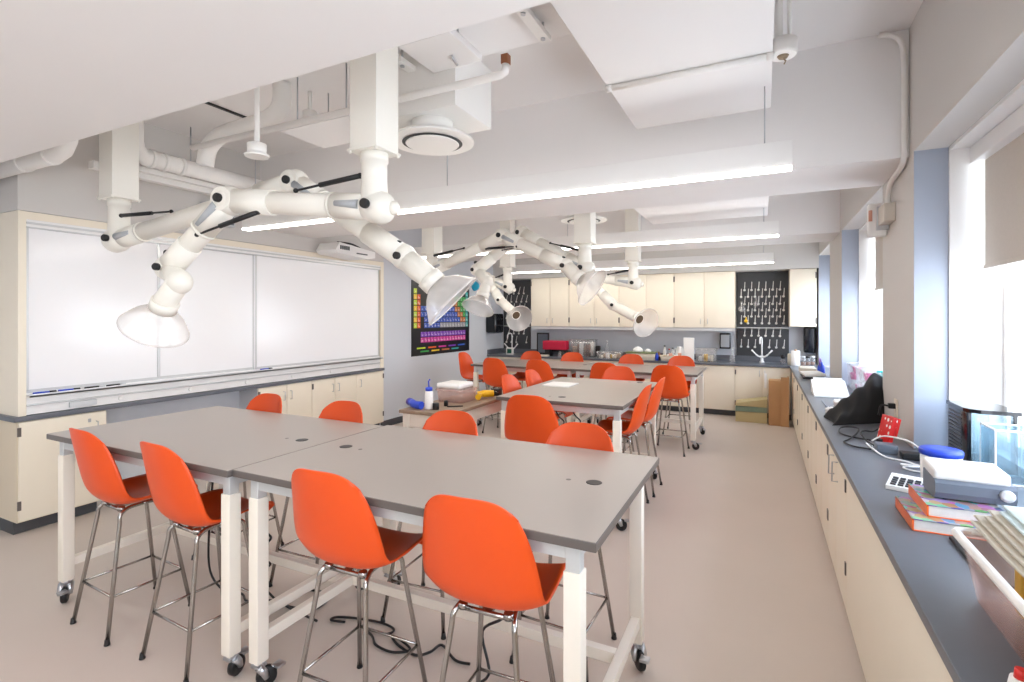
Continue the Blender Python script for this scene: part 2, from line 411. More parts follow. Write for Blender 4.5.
pk = list(PAL); pm = [mat('poster ' + k, PAL[k], .35) for k in pk]
cm = MB(); tm = []
cw = (PY1 - PY0 - .10) / 18; ch = .097
for z in range(1, 119):
    r, c = rowcol(z)
    if r < 8:
        if z == 1: k = 'lime'
        elif c == 0: k = 'yel' if r % 2 else 'lime'
        elif c == 1: k = 'org'
        elif r == 6 and c == 2: k = 'mag'
        elif c < 12: k = 'gry' if (r == 6 and c > 7) else 'blu'
        elif c == 17: k = 'teal'
        elif r == 6: k = 'gry'
        elif c - r >= 12: k = 'grn'
        elif c - r >= 10: k = 'brn'
        else: k = 'blu'
        zt = PZ1 - .13 - r * ch
    else:
        k = 'pur' if r == 8 else 'mag'; zt = PZ1 - .13 - 7 * ch - .055 - (r - 8) * ch
    y = PY0 + .05 + c * cw
    cm.mi = pk.index(k); cm.box((XL + .012, y + .006, zt - ch + .008), (XL + .0135, y + cw - .006, zt - .004))
    tm.append((sym[z - 1], y + cw * .5, zt - ch * .74, .05, z))
for j in range(2):
    for k in range(5 - j):
        cm.mi = (0, 1, 3, 4, 2, 5, 9, 6, 7)[j * 5 + k]
        y = PY0 + .14 + j * .1 + k * .32
        cm.box((XL + .012, y, PZ0 + .115 - j * .06), (XL + .0135, y + .24, PZ0 + .14 - j * .06))
cm.build('element_cells', pm, po)
def text_faces(mb, s, y, z, size, x, axis='left'):
    cu = bpy.data.curves.new('t', 'FONT'); cu.body = s; cu.size = size; cu.align_x = 'CENTER'; cu.resolution_u = 2
    o = bpy.data.objects.new('t', cu); COL.objects.link(o)
    dg = bpy.context.evaluated_depsgraph_get(); me = bpy.data.meshes.new_from_object(o.evaluated_get(dg))
    vs = [mb._v((x, y + v.co.x, z + v.co.y)) for v in me.vertices]
    for p in me.polygons:
        f = mb._f([vs[i] for i in p.vertices])
        if f: f.smooth = False
    bpy.data.objects.remove(o); bpy.data.curves.remove(cu); bpy.data.meshes.remove(me)
tx = MB()
for s, y, z, sz, n in tm: text_faces(tx, s, y, z, sz, XL + .0142); text_faces(tx, str(n), y - .02, z + .045, .022, XL + .0142)
text_faces(tx, 'Periodic Table', PY0 + .72, PZ1 - .16, .10, XL + .013); text_faces(tx, 'of the Elements', PY0 + .72, PZ1 - .26, .075, XL + .013)
tx.build('lettering', 'paper', po)
# small cyan cap on the wall behind the far hood
cyp = at(474, 286, x=XL)
cy = MB().lathe([(.10, 0), (.10, .03), (.07, .08), (.02, .10)], (XL + .002, cyp.y, cyp.z), (1, 0, 0), 20).build('mounted_disc', 'cyan')
tag(cy, 'round cyan cap on the left wall beside the periodic table poster', 'cap')

# ================================================================ RIGHT COUNTER
RX, RZ = 0.39, 0.90
RY0, RY1 = -1.0, 9.40
rt = MB().box((RX, RY0, RZ - .035), (XR - .002, RY1, RZ), .003)
for y0, y1 in BAYS:
    a, b = max(y0 + .022, RY0), min(y1 - .022, RY1)
    if b > a: rt.box((XR - .004, a, RZ - .03), (1.158, b, RZ))
o = rt.build('window_worktop', 'counter'); tag(o, 'long dark grey worktop running under the windows', 'worktop')
fx = RX + .025
edges = [(-1.0, 1.2, 0), (1.2, 3.36, 0), (3.36, 4.24, 2), (4.24, 5.12, 2), (5.12, 6.0, 2), (6.0, 6.88, 2), (6.88, 7.76, 2), (7.76, 8.64, 2), (8.64, 9.38, 0)]
labs = ['blank cream panel cabinet under the windows behind the camera', 'wide plain cream panel cabinet nearest under the plastic tub', 'two-door cream cabinet with paired wire handles below the red dotted stand',
        'two-door cream cabinet under the black cloth on the window counter', 'third two-door cream cabinet from the front under the windows', 'fourth two-door cream cabinet from the front under the windows',
        'two-door cream window cabinet one before the cardboard', 'two-door cream window cabinet beside the brown cardboard', 'plain cream corner filler cabinet where the two counters meet']
for (a, b, n), lb in zip(edges, labs):
    c = thing('base_cabinet', lb, 'cabinet', (fx, a, 0), group='cream cabinets under the windows')
    B(((fx + .02, a, .1), (XR - .004, b, RZ - .037))).build('carcass', 'creamshade', c)
    B(((fx + .075, a, .002), (XR - .004, b, .1))).build('toe_kick', 'cream', c)
    m_ = (a + b) / 2
    for (p, q, hy) in ([(a, m_, m_ - .09), (m_, b, m_ + .09)] if n else [(a, b, None)]):
        d = B(((fx, p + .003, .06), (fx + .02, q - .003, RZ - .045)), bev=.002).build('door' if n else 'front_panel', 'cream', c)
        if hy and a < 3.5: MB().tube([(fx, hy, .80), (fx - .03, hy, .80), (fx - .032, hy, .68), (fx, hy, .68)], .0045, 8).build('handle', 'steel', d)
    if n:
        for yy in (a + .013, b - .013):
            for z in (.26, .72): B(((fx - .006, yy - .012, z), (fx + .004, yy + .012, z + .07))).build('hinge', 'edge', c)

# ================================================================ BACK RUN
BY = 9.40                                   # front edge of the back counter
bt = MB().box((XL + .003, BY, RZ - .035), (XR - .002, YB - .003, RZ), .003)
bt.box((XL + .003, YB - .025, RZ), (XR - .002, YB - .003, RZ + .1)).box((XL + .003, BY + .02, RZ), (XL + .025, YB - .025, RZ + .1))
o = bt.build('back_worktop', 'counter'); tag(o, 'dark grey worktop with two sinks along the back wall', 'worktop')
bfy = BY + .03
bedge = [-5.19, -4.31, -3.62, -2.68, -1.62, -.43, .405]
blab = ['cream base cabinet under the left sink of the back counter', 'cream back base cabinet second from the left wall', 'cream back base cabinet third from the left wall', 'cream back base cabinet behind the middle of the far table',
        'cream back base cabinet left of the sink with the folded card files', 'cream sink cabinet behind the folded card files and cardboard']
for a, b, lb in zip(bedge, bedge[1:], blab):
    c = thing('base_cabinet', lb, 'cabinet', (a, bfy, 0), group='cream base cabinets along the back wall')
    B(((a, bfy + .02, .1), (b, YB - .004, RZ - .037))).build('carcass', 'creamshade', c)
    B(((a, bfy + .08, .002), (b, YB - .004, .1))).build('toe_kick', 'toe', c)
    m_ = (a + b) / 2
    for p, q, hx in ((a, m_, m_ - .04), (m_, b, m_ + .04)):
        d = B(((p + .003, bfy, .105), (q - .003, bfy + .02, RZ - .045)), bev=.002).build('door', 'cream', c)
        MB().tube([(hx, bfy, .80), (hx, bfy - .03, .80), (hx, bfy - .03, .70), (hx, bfy, .70)], .0045, 8).build('handle', 'steel', d)
    for z in (.2, .72): B(((a + .002, bfy - .005, z), (a + .022, bfy + .004, z + .08))).build('hinge', 'edge', c)
UF = 9.68
uedge = [(531, 550, 569), (569, 594, 619), (619, 646, 674), (674, 704, 735)]
ulab = ['first cream wall cabinet from the left, beside the left peg rack', 'second cream wall cabinet from the left above the red box', 'third cream wall cabinet from the left, above the green tray', 'fourth cream wall cabinet, left of the large peg rack']
def ux(u): return at(u, 300, y=UF).x
for (a, m_, b), lb in zip(uedge, ulab):
    a, m_, b = ux(a), ux(m_), ux(b)
    c = thing('wall_cabinet', lb, 'cabinet', (a, UF, 1.5), group='cream wall cabinets over the back counter')
    B(((a, UF + .02, 1.5), (b, YB - .004, 2.49))).build('carcass', 'creamshade', c)
    for p, q, hx in ((a, m_, m_ - .06), (m_, b, m_ + .06)):
        d = B(((p + .004, UF, 1.505), (q - .004, UF + .02, 2.485)), bev=.003).build('door', 'cream', c)
        MB().tube([(hx, UF, 1.66), (hx, UF - .025, 1.66), (hx, UF - .025, 1.57), (hx, UF, 1.57)], .0045, 8).build('handle', 'steel', d)
    for z in (1.58, 2.33): B(((a - .012, UF - .006, z), (a + .014, UF + .004, z + .1))).build('hinge', 'edge', c)
    B(((a, UF + .02, 1.445), (b, UF + .05, 1.5))).build('valance', 'ltgrey', c)
a, b = ux(789.5), XR - .03
c = thing('wall_cabinet', 'narrow single-door cream wall cabinet right of the large peg rack', 'cabinet', (a, UF, 1.5), group='cream wall cabinets over the back counter')
B(((a, UF + .02, 1.53), (b, YB - .004, 2.49))).build('carcass', 'creamshade', c)
d = B(((a + .004, UF, 1.535), (b - .004, UF + .02, 2.485)), bev=.003).build('door', 'cream', c)
MB().tube([(a + .1, UF, 1.70), (a + .1, UF - .025, 1.70), (a + .1, UF - .025, 1.60), (a + .1, UF, 1.60)], .0045, 8).build('handle', 'steel', d)
for z in (1.58, 2.33): B(((b - .02, UF - .006, z), (b + .004, UF + .004, z + .1))).build('hinge', 'edge', c)

def peg(x, y, z, dx=0.0):
    m = MB()
    m.lathe([(.020, 0), (.021, .012), (.010, .02)], (x, y, z), (0, -1, 0), 10)
    m.tube([(x, y - .012, z), (x + dx * .3, y - .05, z + .02), (x + dx, y - .085, z + .135)], [.0065, .007, .0055], 8, sub=3)
    m.sphere((x + dx, y - .085, z + .135), .007, 8)
    return m
def peg_rack(name, label, x0, x1, z0, zt, zr, rowsU, rowsL, step, dxs):
    yb = YB - .028
    t = thing(name, label, 'peg rack', ((x0 + x1) / 2, YB, z0), group='glassware peg racks over the sinks')
    B(((x0, yb, z0), (x1, YB - .004, zt)), bev=.004).build('board', 'rack', t)
    B(((x0, yb - .06, zr), (x1, yb, zr + .02)), ((x0, yb - .06, zr), (x1, yb - .055, zr + .035)), bev=.002).build('drip_rail', 'alu', t)
    for i, z in enumerate(rowsU + rowsL):
        n = int((x1 - x0 - .1) / step)
        for k in range(n + (i % 2 == 1)):
            x = x0 + .075 + (k + (0.5 if i % 2 == 0 else 0)) * step
            if x > x1 - .04: continue
            if z in rowsL and k % 5 == 3 and i % 2: continue
            peg(x, yb, z, dxs * random.uniform(.6, 1.2)).build('peg', 'peg', t)
    return t
rx0, rx1 = at(736.5, 300, y=YB - .03).x, at(789, 300, y=YB - .03).x
pr_ = peg_rack('peg_rack', 'large charcoal peg rack with white pegs above the right-hand sink', rx0, rx1, RZ + .1, 2.49, 1.475, [2.17, 2.05, 1.92, 1.81, 1.70, 1.58], [1.36, 1.16], .112, .012)
lx0, lx1 = at(503.5, 300, y=YB - .03).x, at(530.5, 300, y=YB - .03).x
peg_rack('peg_rack', 'charcoal peg rack with slanted white pegs by the left wall', lx0, lx1, RZ + .1, 2.49, 1.475, [2.2, 2.02, 1.84, 1.66], [1.33, 1.14], .12, .07)
def hangs(u, v, m, label, r=.045, cat='flask', name='hanging_flask'):
    p = at(u, v, y=YB - .21)
    o = MB().sphere(p, r, 14).tube([p + Vector((0, 0, r * .8)), p + Vector((0, .02, r * 2.2))], r * .35, 10).build(name, m); tag(o, label, cat, 'glassware hanging on the large peg rack')
hangs(742, 309, 'clearbin', 'round glass flask hanging at the lower left of the large peg rack', .06)
hangs(756, 304, 'clearbin', 'glass flask hanging on the middle of the large peg rack', .05)
hangs(746, 321, 'yellow', 'small yellow stopper hanging low on the large peg rack', .03, 'stopper', 'hanging_stopper')

def faucet(p, label):
    t = thing('faucet', label, 'faucet', p, group='lab gooseneck faucets')
    x, y, z = p
    MB().lathe([(.04, 0), (.04, .015), (.025, .03), (.022, .10), (.026, .11), (.018, .13)], p, (0, 0, 1), 16).build('base', 'white', t)
    MB().tube([(x, y, z + .12), (x, y, z + .38), (x - .005, y - .03, z + .43), (x - .02, y - .10, z + .44), (x - .03, y - .15, z + .40), (x - .03, y - .155, z + .33)], .013, 10, sub=4).build('spout', 'white', t)
    for s in (-1, 1):
        v = MB().tube([(x, y - .01, z + .10), (x + s * .05, y - .03, z + .11), (x + s * .09, y - .04, z + .14)], .015, 10, sub=3).build('valve', 'white', t)
        MB().tube([(x + s * .085, y - .04, z + .135), (x + s * .16, y - .05, z + .22)], [.011, .014], 8).build('lever', 'white', v)
f_ = at(762, 358.5, z=RZ); faucet((f_.x, 9.83, RZ + .001), 'white gooseneck lab faucet below the large peg rack')
f_ = at(513, 353, z=RZ); faucet((at(512, 350, y=9.83).x, 9.83, RZ + .001), 'white gooseneck lab faucet at the left end of the back counter')
# ================================================================ FURNITURE: worktables
def caster(t, x, y, z1, ang, brake=True):
    c = thing_part = MB()
    R = .045
    c.lathe([(.03, 0), (.032, -.012), (.024, -.02), (.02, -.03)], (x, y, z1), (0, 0, 1), 14)
    dx, dy = math.cos(ang) * .032, math.sin(ang) * .032
    px, py = -math.sin(ang), math.cos(ang)
    for s in (-1, 1):
        a = Vector((x + px * .02 * s, y + py * .02 * s, z1 - .022)); b = Vector((x + dx + px * .024 * s, y + dy + py * .024 * s, R))
        c.tube([a, (a + b) / 2 + Vector((dx * .2, dy * .2, 0)), b], [.020, .018, .012], 8)
    c.box((x - .025, y - .025, z1 - .03), (x + .025, y + .025, z1 - .018), .003)
    o = c.build('caster', 'steel', t)
    w = MB().lathe([(.018, -.015), (R - .006, -.015), (R, -.010), (R, .010), (R - .006, .015), (.018, .015)], (x + dx, y + dy, R + .001), (px, py, 0), 20)
    w.build('wheel', 'black', o)
    if brake:
        m = MB(); e = Vector((x + dx * 2.6, y + dy * 2.6, R + .035))
        m.box(e - Vector((.022, .022, .004)), e + Vector((.022, .022, .008)), .003).tube([Vector((x + dx, y + dy, R + .03)), e], .010, 8)
        m.build('brake', 'steel', o)
def table(label, x0, x1, y0, y1, T, group, long='x', holes=(), lx=(.06, .06), ly=(.06, .10), cang=None):
    t = thing('worktable', label, 'table', ((x0 + x1) / 2, (y0 + y1) / 2, 0), group=group)
    th = .032
    top = MB()
    top.mi = 1; top.box((x0, y0, T - th), (x1, y1, T - .002), .003)
    top.mi = 0; top.box((x0 + .003, y0 + .003, T - .003), (x1 - .003, y1 - .003, T))
    tp = top.build('tabletop', ['top', 'edge'], t)
    for hx, hy in holes:
        MB().lathe([(.034, 0), (.034, .0015), (.028, .002)], (hx, hy, T - .0005), n=24).build('grommet', 'black', tp)
    for hx, hy in [(h[0] + (.11 if (k == 0 and len(holes) == 2 and x0 > -2.3 and y0 < 2) else -.11), h[1] - .01) for k, h in enumerate(holes)]:
        MB().lathe([(.011, 0), (.011, .001)], (hx, hy, T - .0004), n=12).build('peg_hole', 'edge', tp)
    X = (x0 + lx[0], x1 - lx[1]); Y = (y0 + ly[0], y1 - ly[1])
    z1 = T - th
    ap = MB()
    for y in Y: ap.box((X[0], y - .02, z1 - .055), (X[1], y + .02, z1 - .001))
    for x in X: ap.box((x - .02, Y[0], z1 - .055), (x + .02, Y[1], z1 - .001))
    ap.build('apron', 'sleeve', t)
    for i, x in enumerate(X):
        for j, y in enumerate(Y):
            l_ = B(((x - .03, y - .03, .12), (x + .03, y + .03, z1 - .095)), bev=.004).build('leg', 'leg', t)
            B(((x - .024, y - .024, z1 - .12), (x + .024, y + .024, z1 - .0005)), bev=.003).build('inner_post', 'sleeve', l_)
            caster(t, x, y, .125, ({(0, 0): .9, (1, 0): .3, (0, 1): 1.2, (1, 1): -.9} | (cang or {}))[(i, j)])
    for x in (X if long == 'x' else ()): B(((x - .02, Y[0] + .03, .20), (x + .02, Y[1] - .03, .25)), bev=.003).build('side_rail', 'leg', t)
    for y in (Y if long == 'y' else ()): B(((X[0] + .03, y - .02, .20), (X[1] - .03, y + .02, .25)), bev=.003).build('side_rail', 'leg', t)
    if long == 'x': B(((X[0] + .02, (Y[0] + Y[1]) / 2 + .12, .20), (X[1] - .02, (Y[0] + Y[1]) / 2 + .16, .25)), bev=.003).build('stretcher', 'leg', t)
    else:
        xm = (X[0] + X[1]) / 2; B(((xm - .02, Y[0] + .02, .20), (xm + .02, Y[1] - .02, .25)), bev=.003).build('stretcher', 'leg', t)
    return t
def hp(*uv, T=1.0): return [tuple(at(u, v, z=T)[:2]) for u, v in uv]
table('grey-topped front worktable on the whiteboard side of the seam', -3.84, -2.179, 1.505, 2.57, 1.0, 'front pair of worktables', lx=(.09, .06), holes=hp((302, 440)), cang={(0, 0): -.6, (1, 0): 1.75, (1, 1): -1.75})
table('grey-topped front worktable nearest the window counter', -2.176, -.462, 1.527, 2.60, 1.0, 'front pair of worktables', lx=(.10, .09), holes=hp((346, 446.5), (594, 482.5)))
table('single grey worktable in the middle of the room with a paper sheet', -2.10, -.98, 3.95, 5.56, 1.0, None, long='y', holes=hp((562, 397), (640, 382.5)))
table('rear grey worktable beside the poster wall', -4.06, -2.405, 6.80, 7.92, .965, 'rear pair of worktables', cang={(1, 0): 1.75, (1, 1): -1.75}, holes=hp((585, 364.5), T=.965))
table('rear grey worktable nearest the cardboard and sink', -2.40, -.74, 6.80, 7.92, .965, 'rear pair of worktables')
# cream bench with wood top, left of the middle table
SB = (-2.95, -2.43, 3.68, 4.95, .86)
t = thing('tool_bench', 'low cream bench with a wooden top holding tools, beside the middle table', 'bench', (-2.7, 4.3, 0))
B(((SB[0], SB[2], SB[4] - .03), (SB[1], SB[3], SB[4])), bev=.004).build('top', mat('brown wood top', (150, 128, 108), .5, var=.12, scale=9), t)
B(((SB[0] + .04, SB[2] + .03, SB[4] - .15), (SB[1] - .04, SB[3] - .03, SB[4] - .031))).build('apron', 'leg', t)
for x in (SB[0] + .06, SB[1] - .06):
    for y in (SB[2] + .06, SB[3] - .06): B(((x - .035, y - .035, .002), (x + .035, y + .035, SB[4] - .032)), bev=.004).build('leg', 'leg', t)

# ================================================================ STOOLS
SZ = .684
def stool_proto():
    root = thing('bar_stool', 'orange shell bar stool', 'stool')
    prof = [(.238, -.032, .165), (.236, -.008, .186), (.215, .006, .201), (.16, .006, .213), (.08, -.004, .220), (0, -.014, .225), (-.08, -.012, .229), (-.14, .010, .231), (-.180, .058, .231), (-.203, .12, .227), (-.220, .185, .218), (-.235, .25, .207), (-.250, .315, .195), (-.260, .360, .186), (-.266, .392, .179), (-.270, .414, .174), (-.271, .425, .172)]
    P = [Vector(p) for p in prof]
    C = spline(P, 3)
    nu = 20; bm = MB(); rows = []
    for i, p in enumerate(C):
        f = i / (len(C) - 1)
        t = (C[min(i + 1, len(C) - 1)] - C[max(i - 1, 0)]); tn = Vector((0, t.x, t.y)).normalized()
        nrm = Vector((0, tn.z * -1, tn.y)) if True else None      # towards the sitter
        nrm = Vector((0, -tn.z, tn.y)); nrm = -nrm if (nrm.z < -.2 or (abs(nrm.z) < .8 and nrm.y < 0 and f > .45)) else nrm
        s = min(1, max(0, (f - .03) / .3)); lift = .012 + .040 * s
        if f > .45: lift = .052 + .006 * math.sin(PI * (f - .45) / .55)
        row = []
        for j in range(nu + 1):
            a = -1 + 2 * j / nu
            w = p.z
            x = w * (a if abs(a) < 1e-9 else math.copysign(abs(a) ** .95, a))
            off = nrm * (lift * abs(a) ** (2.6 if f < .45 else 2.2))
            drop = 0.0
            if p.y > .17: drop = -(.066 * abs(a) ** 3.8 + .006 * a * a) * ((p.y - .17) / .255) ** 1.6
            row.append(bm._v(Vector((x, p.x, SZ + p.y + drop)) + off))
        rows.append(row)
    for r0, r1 in zip(rows, rows[1:]):
        for j in range(nu): bm._f([r0[j], r0[j + 1], r1[j + 1], r1[j]])
    sh = bm.build('shell', 'orange', root)
    so = sh.modifiers.new('thick', 'SOLIDIFY'); so.thickness = .009; so.offset = 0
    # chrome base
    zt = SZ - .045
    for sx in (-1, 1):
        for sy in (-1, 1):
            top = Vector((sx * .118, sy * .115, zt)); ft = Vector((sx * .192, sy * .207, .012))
            dirv = (ft - top).normalized()
            pts = [Vector((sx * .098, sy * .0, zt + .014)), Vector((sx * .106, sy * .075, zt + .012)), top + dirv * .012, top + dirv * .05]
            pts = spline(pts, 4) + [top + dirv * .2, ft]
            lg = MB().tube(pts, .0105, 10).build('leg', 'chrome', root)
            MB().lathe([(.011, .03), (.0125, .014), (.0145, .005), (.0145, .001)], (ft.x + dirv.x * .01, ft.y + dirv.y * .01, 0), (0, 0, 1), 12).build('foot_glide', 'black', lg)
    k = (zt - .225) / (zt - .012); cx, cy_ = .118 + (.192 - .118) * k, .115 + (.207 - .115) * k
    q = [(-cx, -cy_, .225), (cx, -cy_, .225), (cx, cy_, .225), (-cx, cy_, .225)]
    for a, b in ((0, 1), (1, 2), (2, 3), (3, 0)): MB().tube([q[a], q[b]], .0065, 8).build('footrest', 'chrome', root)
    m = MB().tube([(-.10, .10, zt + .006), (.10, .10, zt + .006)], .010, 8).tube([(-.10, -.10, zt + .006), (.10, -.10, zt + .006)], .010, 8)
    for sx in (-1, 1):
        for sy in (-1, 1): m.lathe([(.018, 0), (.018, .022)], (sx * .09, sy * .10, zt + .003), n=10)
    m.box((-.02, -.10, zt), (.02, .10, zt + .01)); m.build('seat_mount', 'chrome', root)
    return root
proto = stool_proto(); used = [0]
def stool(x, y, face, label, group):
    """face: compass angle of the seat front, 0 = +Y"""
    o = proto if not used[0] else copy_tree(proto)
    used[0] = 1
    o.location = (x, y, 0); o.rotation_euler = (0, 0, math.radians(face)); tag(o, label, 'stool', group)
    return o
g1 = 'orange stools on the near side of the front tables'
stool(-3.225, 1.66, -3, 'near-side orange stool at the whiteboard end of the front tables', g1)
stool(-2.562, 1.66, -3, 'second near-side orange stool from the whiteboard, just left of the paired table legs', g1)
stool(-1.553, 1.69, 2, 'near-side orange stool just right of the paired front table legs', g1)
stool(-.893, 1.69, 3, 'near-side orange stool beside the right-hand leg of the front table', g1)
g2 = 'orange stools on the far side of the front tables'
stool(-3.38, 2.425, 180, 'far-side orange stool of the front tables closest to the whiteboard', g2)
stool(-2.60, 2.425, 182, 'second far-side orange stool of the front tables, before the cream doors', g2)
stool(-1.72, 2.45, 184, 'far-side orange stool of the front tables in front of the tool bench', g2)
stool(-.905, 2.45, 178, 'far-side orange stool of the front tables nearest the windows', g2)
g3 = 'orange stools around the middle table'
stool(-1.62, 3.765, 5, 'orange stool at the near end of the middle table, back to the camera', g3)
stool(-1.15, 4.52, 90, 'nearer of two orange stools on the window side of the middle table', g3)
stool(-1.13, 5.09, 90, 'farther of two orange stools on the window side of the middle table', g3)
stool(-1.53, 5.76, 180, 'pale lit orange stool at the far end of the middle table', g3)
stool(-2.08, 4.62, -90, 'nearer of two orange stools on the bench side of the middle table', g3)
stool(-2.07, 5.16, -90, 'farther of two orange stools on the bench side of the middle table', g3)
g4 = 'orange stools on the near side of the rear tables'
for x, f, lb in ((-3.46, -4, 'near-side orange stool at the poster end of the rear tables'), (-2.77, -4, 'near-side orange stool second from the poster at the rear tables'), (-1.84, 0, 'near-side orange stool third from the poster at the rear tables'), (-1.05, 0, 'near-side orange stool at the window end of the rear tables, legs in full view')):
    stool(x, 6.68, f, lb, g4)
g5 = 'orange stools on the far side of the rear tables'
for x, lb in ((-3.56, 'far-side orange stool of the rear tables before the left faucet'), (-2.82, 'far-side orange stool of the rear tables in front of the clear bin'), (-1.85, 'far-side orange stool of the rear tables in front of the green-rimmed tray'), (-1.1, 'far-side orange stool of the rear tables in front of the upright white sheet')):
    stool(x, 7.77, 180, lb, g5)
stool(-4.215, 7.22, -90, 'orange stool at the poster-wall end of the rear tables, seen from the side', 'stools at table ends')

# ================================================================ EXTRACTION ARMS
FWD = Vector((-ST, CT, 0)); RGT = Vector((CT, ST, 0)); UPV = Vector((0, 0, 1))
def arm(label, cx, cy, zb, e1, e2, w, h0, axis, R=.185, r=.068, kink=None):
    t = thing('extraction_arm', label, 'extraction arm', (cx, cy, CZ), group='ivory fume extraction arms hung over the worktables')
    B(((cx - .09, cy - .09, zb), (cx + .09, cy + .09, CZ - .001)), bev=.004).build('ceiling_column', 'arm', t)
    m = B(((cx - .10, cy - .10, zb - .012), (cx + .10, cy + .10, zb)), bev=.003)
    for sx in (-1, 1):
        for sy in (-1, 1): m.tube([(cx + sx * .088, cy + sy * .088, zb - .022), (cx + sx * .088, cy + sy * .088, zb)], .008, 8)
    m.build('flange', 'arm', t)
    top = Vector((cx, cy, zb - .01))
    e1 = Vector((cx, cy, e1.z)); e1u = e1 + Vector((0, 0, .06)); toX = (e2 - e1).normalized(); side = Vector((-toX.y, toX.x, 0))
    if side.dot(FWD) > 0: side = -side                      # side of the arm with the knobs
    m = MB().tube([top, top + Vector((0, 0, -.05)), top + Vector((0, 0, -.051)), (top + e1) / 2 + Vector((0, 0, .01)), e1u, e1], [r * 1.1, r * 1.1, r, r, r * 1.05, r * 1.1], 20)
    m.tube([e1 + toX * .05, e1, e1 - toX * r * .8, e1 - toX * r * 1.3, e1 - toX * r * 1.6], [r * 1.05, r * 1.28, r * 1.3, r * 1.05, r * .6], 20); m.lathe([(r * .55, 0), (r * .5, .03), (.02, .04)], e1 - toX * r * 1.5, -toX, 18)
    m.build('swivel_elbow', 'arm', t)
    def limb(a, b, name):
        v = (b - a).normalized()
        q = MB().tube([a, b], r * .94, 20).tube([a, a + v * .24], r * 1.04, 20).tube([a + v * .245, a + v * .26], r * 1.08, 20)
        L = (b - a).length
        q.tube([b - v * min(.3, L * .35), b], r * 1.06, 20)
        return q.build(name, 'arm', t)
    l1 = limb(e1, e2, 'upper_limb'); l2 = limb(e2, w, 'lower_limb')
    el = MB().sphere(e2, r * 1.28, 20); el.tube([e2 - side * (-.0), e2 + side * r * 1.1], r * 1.0, 18)
    eo = el.build('middle_elbow', 'arm', t)
    def knob(p, par, rr=.026): MB().lathe([(rr * .9, 0), (rr, .008), (rr, .026), (rr * .8, .032)], p, side, 16).build('knob', 'black', par)
    knob(e1 + side * r * 1.25, t); knob(e2 + side * r * 1.1, eo)
    def inset(a, b, par):
        v = (b - a); MB().tube([a + side * r * .93, a + v * .5 + side * r * .98, b + side * r * .93], [.016, .02, .026], 10).build('grey_inset', 'greyinset', par)
    u1 = (e1 - e2).normalized(); u2 = (w - e2).normalized(); 
    inset(e2 + u2 * .22, e2 + u2 * .05, l2); inset(e1 + toX * .20, e1 + toX * .06, l1)
    def spring(a, b):
        s = MB().tube([a, a + (b - a) * .62], .014, 10).tube([a + (b - a) * .6, b], .007, 8); s.sphere(a, .016, 10).sphere(b, .014, 10); s.build('gas_spring', 'black', t)
    spring(e1 + Vector((0, 0, .16)) + toX * r * 1.0 + side * .03, e1 + toX * min(.58, (e2 - e1).length * .5) + UPV * r * 1.0 + side * .03)
    spring(e2 - toX * .22 - UPV * r * .9 + side * .03, e2 + u2 * .28 + (-toX) * r * .4 - UPV * r * .2 + side * .05)
    # wrist and hood
    v = (h0 - w).normalized(); axis = axis.normalized()
    wr = MB().sphere(w, r * 1.15, 18).tube([w, kink or (w + h0) / 2, h0 - axis * .06, h0 - axis * .02], [r, r * 1.02, r * .96, r * .96], 18).tube([h0 - axis * .05, h0 + axis * .012], r * 1.12, 20)
    if kink: wr.sphere(kink, r * 1.1, 16)
    wo = wr.build('wrist', 'arm', t)
    knob(w + side * r * 1.0 + UPV * .0, wo, .022); knob(w - v * .03 + UPV * r * .9, wo, .018)
    H = MB().lathe([(.062, 0), (.072, .012), (.105, .035), (.140, .068), (.162, .10), (R - .004, .132), (R, .136), (R + .003, .146), (R - .003, .150)], h0 + axis * .008, axis, 36, cap=False)
    ho = H.build('hood', 'hood', t)
    MB().tube([h0 + axis * .154 + (axis.orthogonal().normalized() * math.cos(k * PI / 18) + axis.cross(axis.orthogonal().normalized()) * math.sin(k * PI / 18)) * R for k in range(36)], .005, 6, closed=True).build('rim', 'hood', ho)
    MB().lathe([(.058, 0), (.05, .001)], h0 + axis * .014, axis, 18).build('inlet', mat('inlet hole shade', (92, 74, 54), .8), ho)  # dark brown disc paints the shade inside the open tube end
    return t
arm('ivory extraction arm on the left column above the front tables, reaching right', -4.35, 2.14, 2.59, at(117, 240, y=2.14), at(296, 183, y=2.36), at(404, 257, y=2.44), at(434, 283, y=2.46), RGT * .72 - UPV * .70 + FWD * .02, R=.19)
arm('ivory extraction arm on the right column above the front tables, folded left over the whiteboard', -1.88, 2.14, 2.59, at(376, 207, y=2.14), at(230, 201, y=1.95), at(169, 268, y=1.86), at(163, 308, y=1.82), -RGT * .52 - UPV * .80 + FWD * .28, R=.185, kink=at(179, 282, y=1.85))
arm('ivory extraction arm on the left column above the middle table, hood to the right', -3.62, 5.15, 2.47, at(429, 271, y=5.15), at(503, 236, y=4.98), at(566, 266, y=4.80), at(580, 279, y=4.72), RGT * .72 - UPV * .55 - FWD * .42, R=.20)
arm('ivory extraction arm on the right column above the middle table, hood turned down', -1.67, 5.12, 2.47, at(585, 268, y=5.12), at(522, 233, y=5.36), at(477, 270, y=5.2), at(482, 297, y=5.12), -RGT * .28 - UPV * .85 - FWD * .42, kink=at(487, 282, y=5.18))
arm('ivory extraction arm above the rear tables nearest the left peg rack', -3.53, 7.02, 2.47, at(508, 287, y=7.02), at(486, 277, y=7.0), at(500, 300, y=6.9), at(516, 315, y=6.8), RGT * .30 - UPV * .33 - FWD * .85, R=.195)
arm('ivory extraction arm above the rear tables in front of the wall cabinets', -1.60, 7.02, 2.47, at(634, 283, y=7.02), at(585, 276, y=7.0), at(613, 305, y=6.9), at(639, 319, y=6.8), RGT * .38 - UPV * .33 - FWD * .85, R=.195)

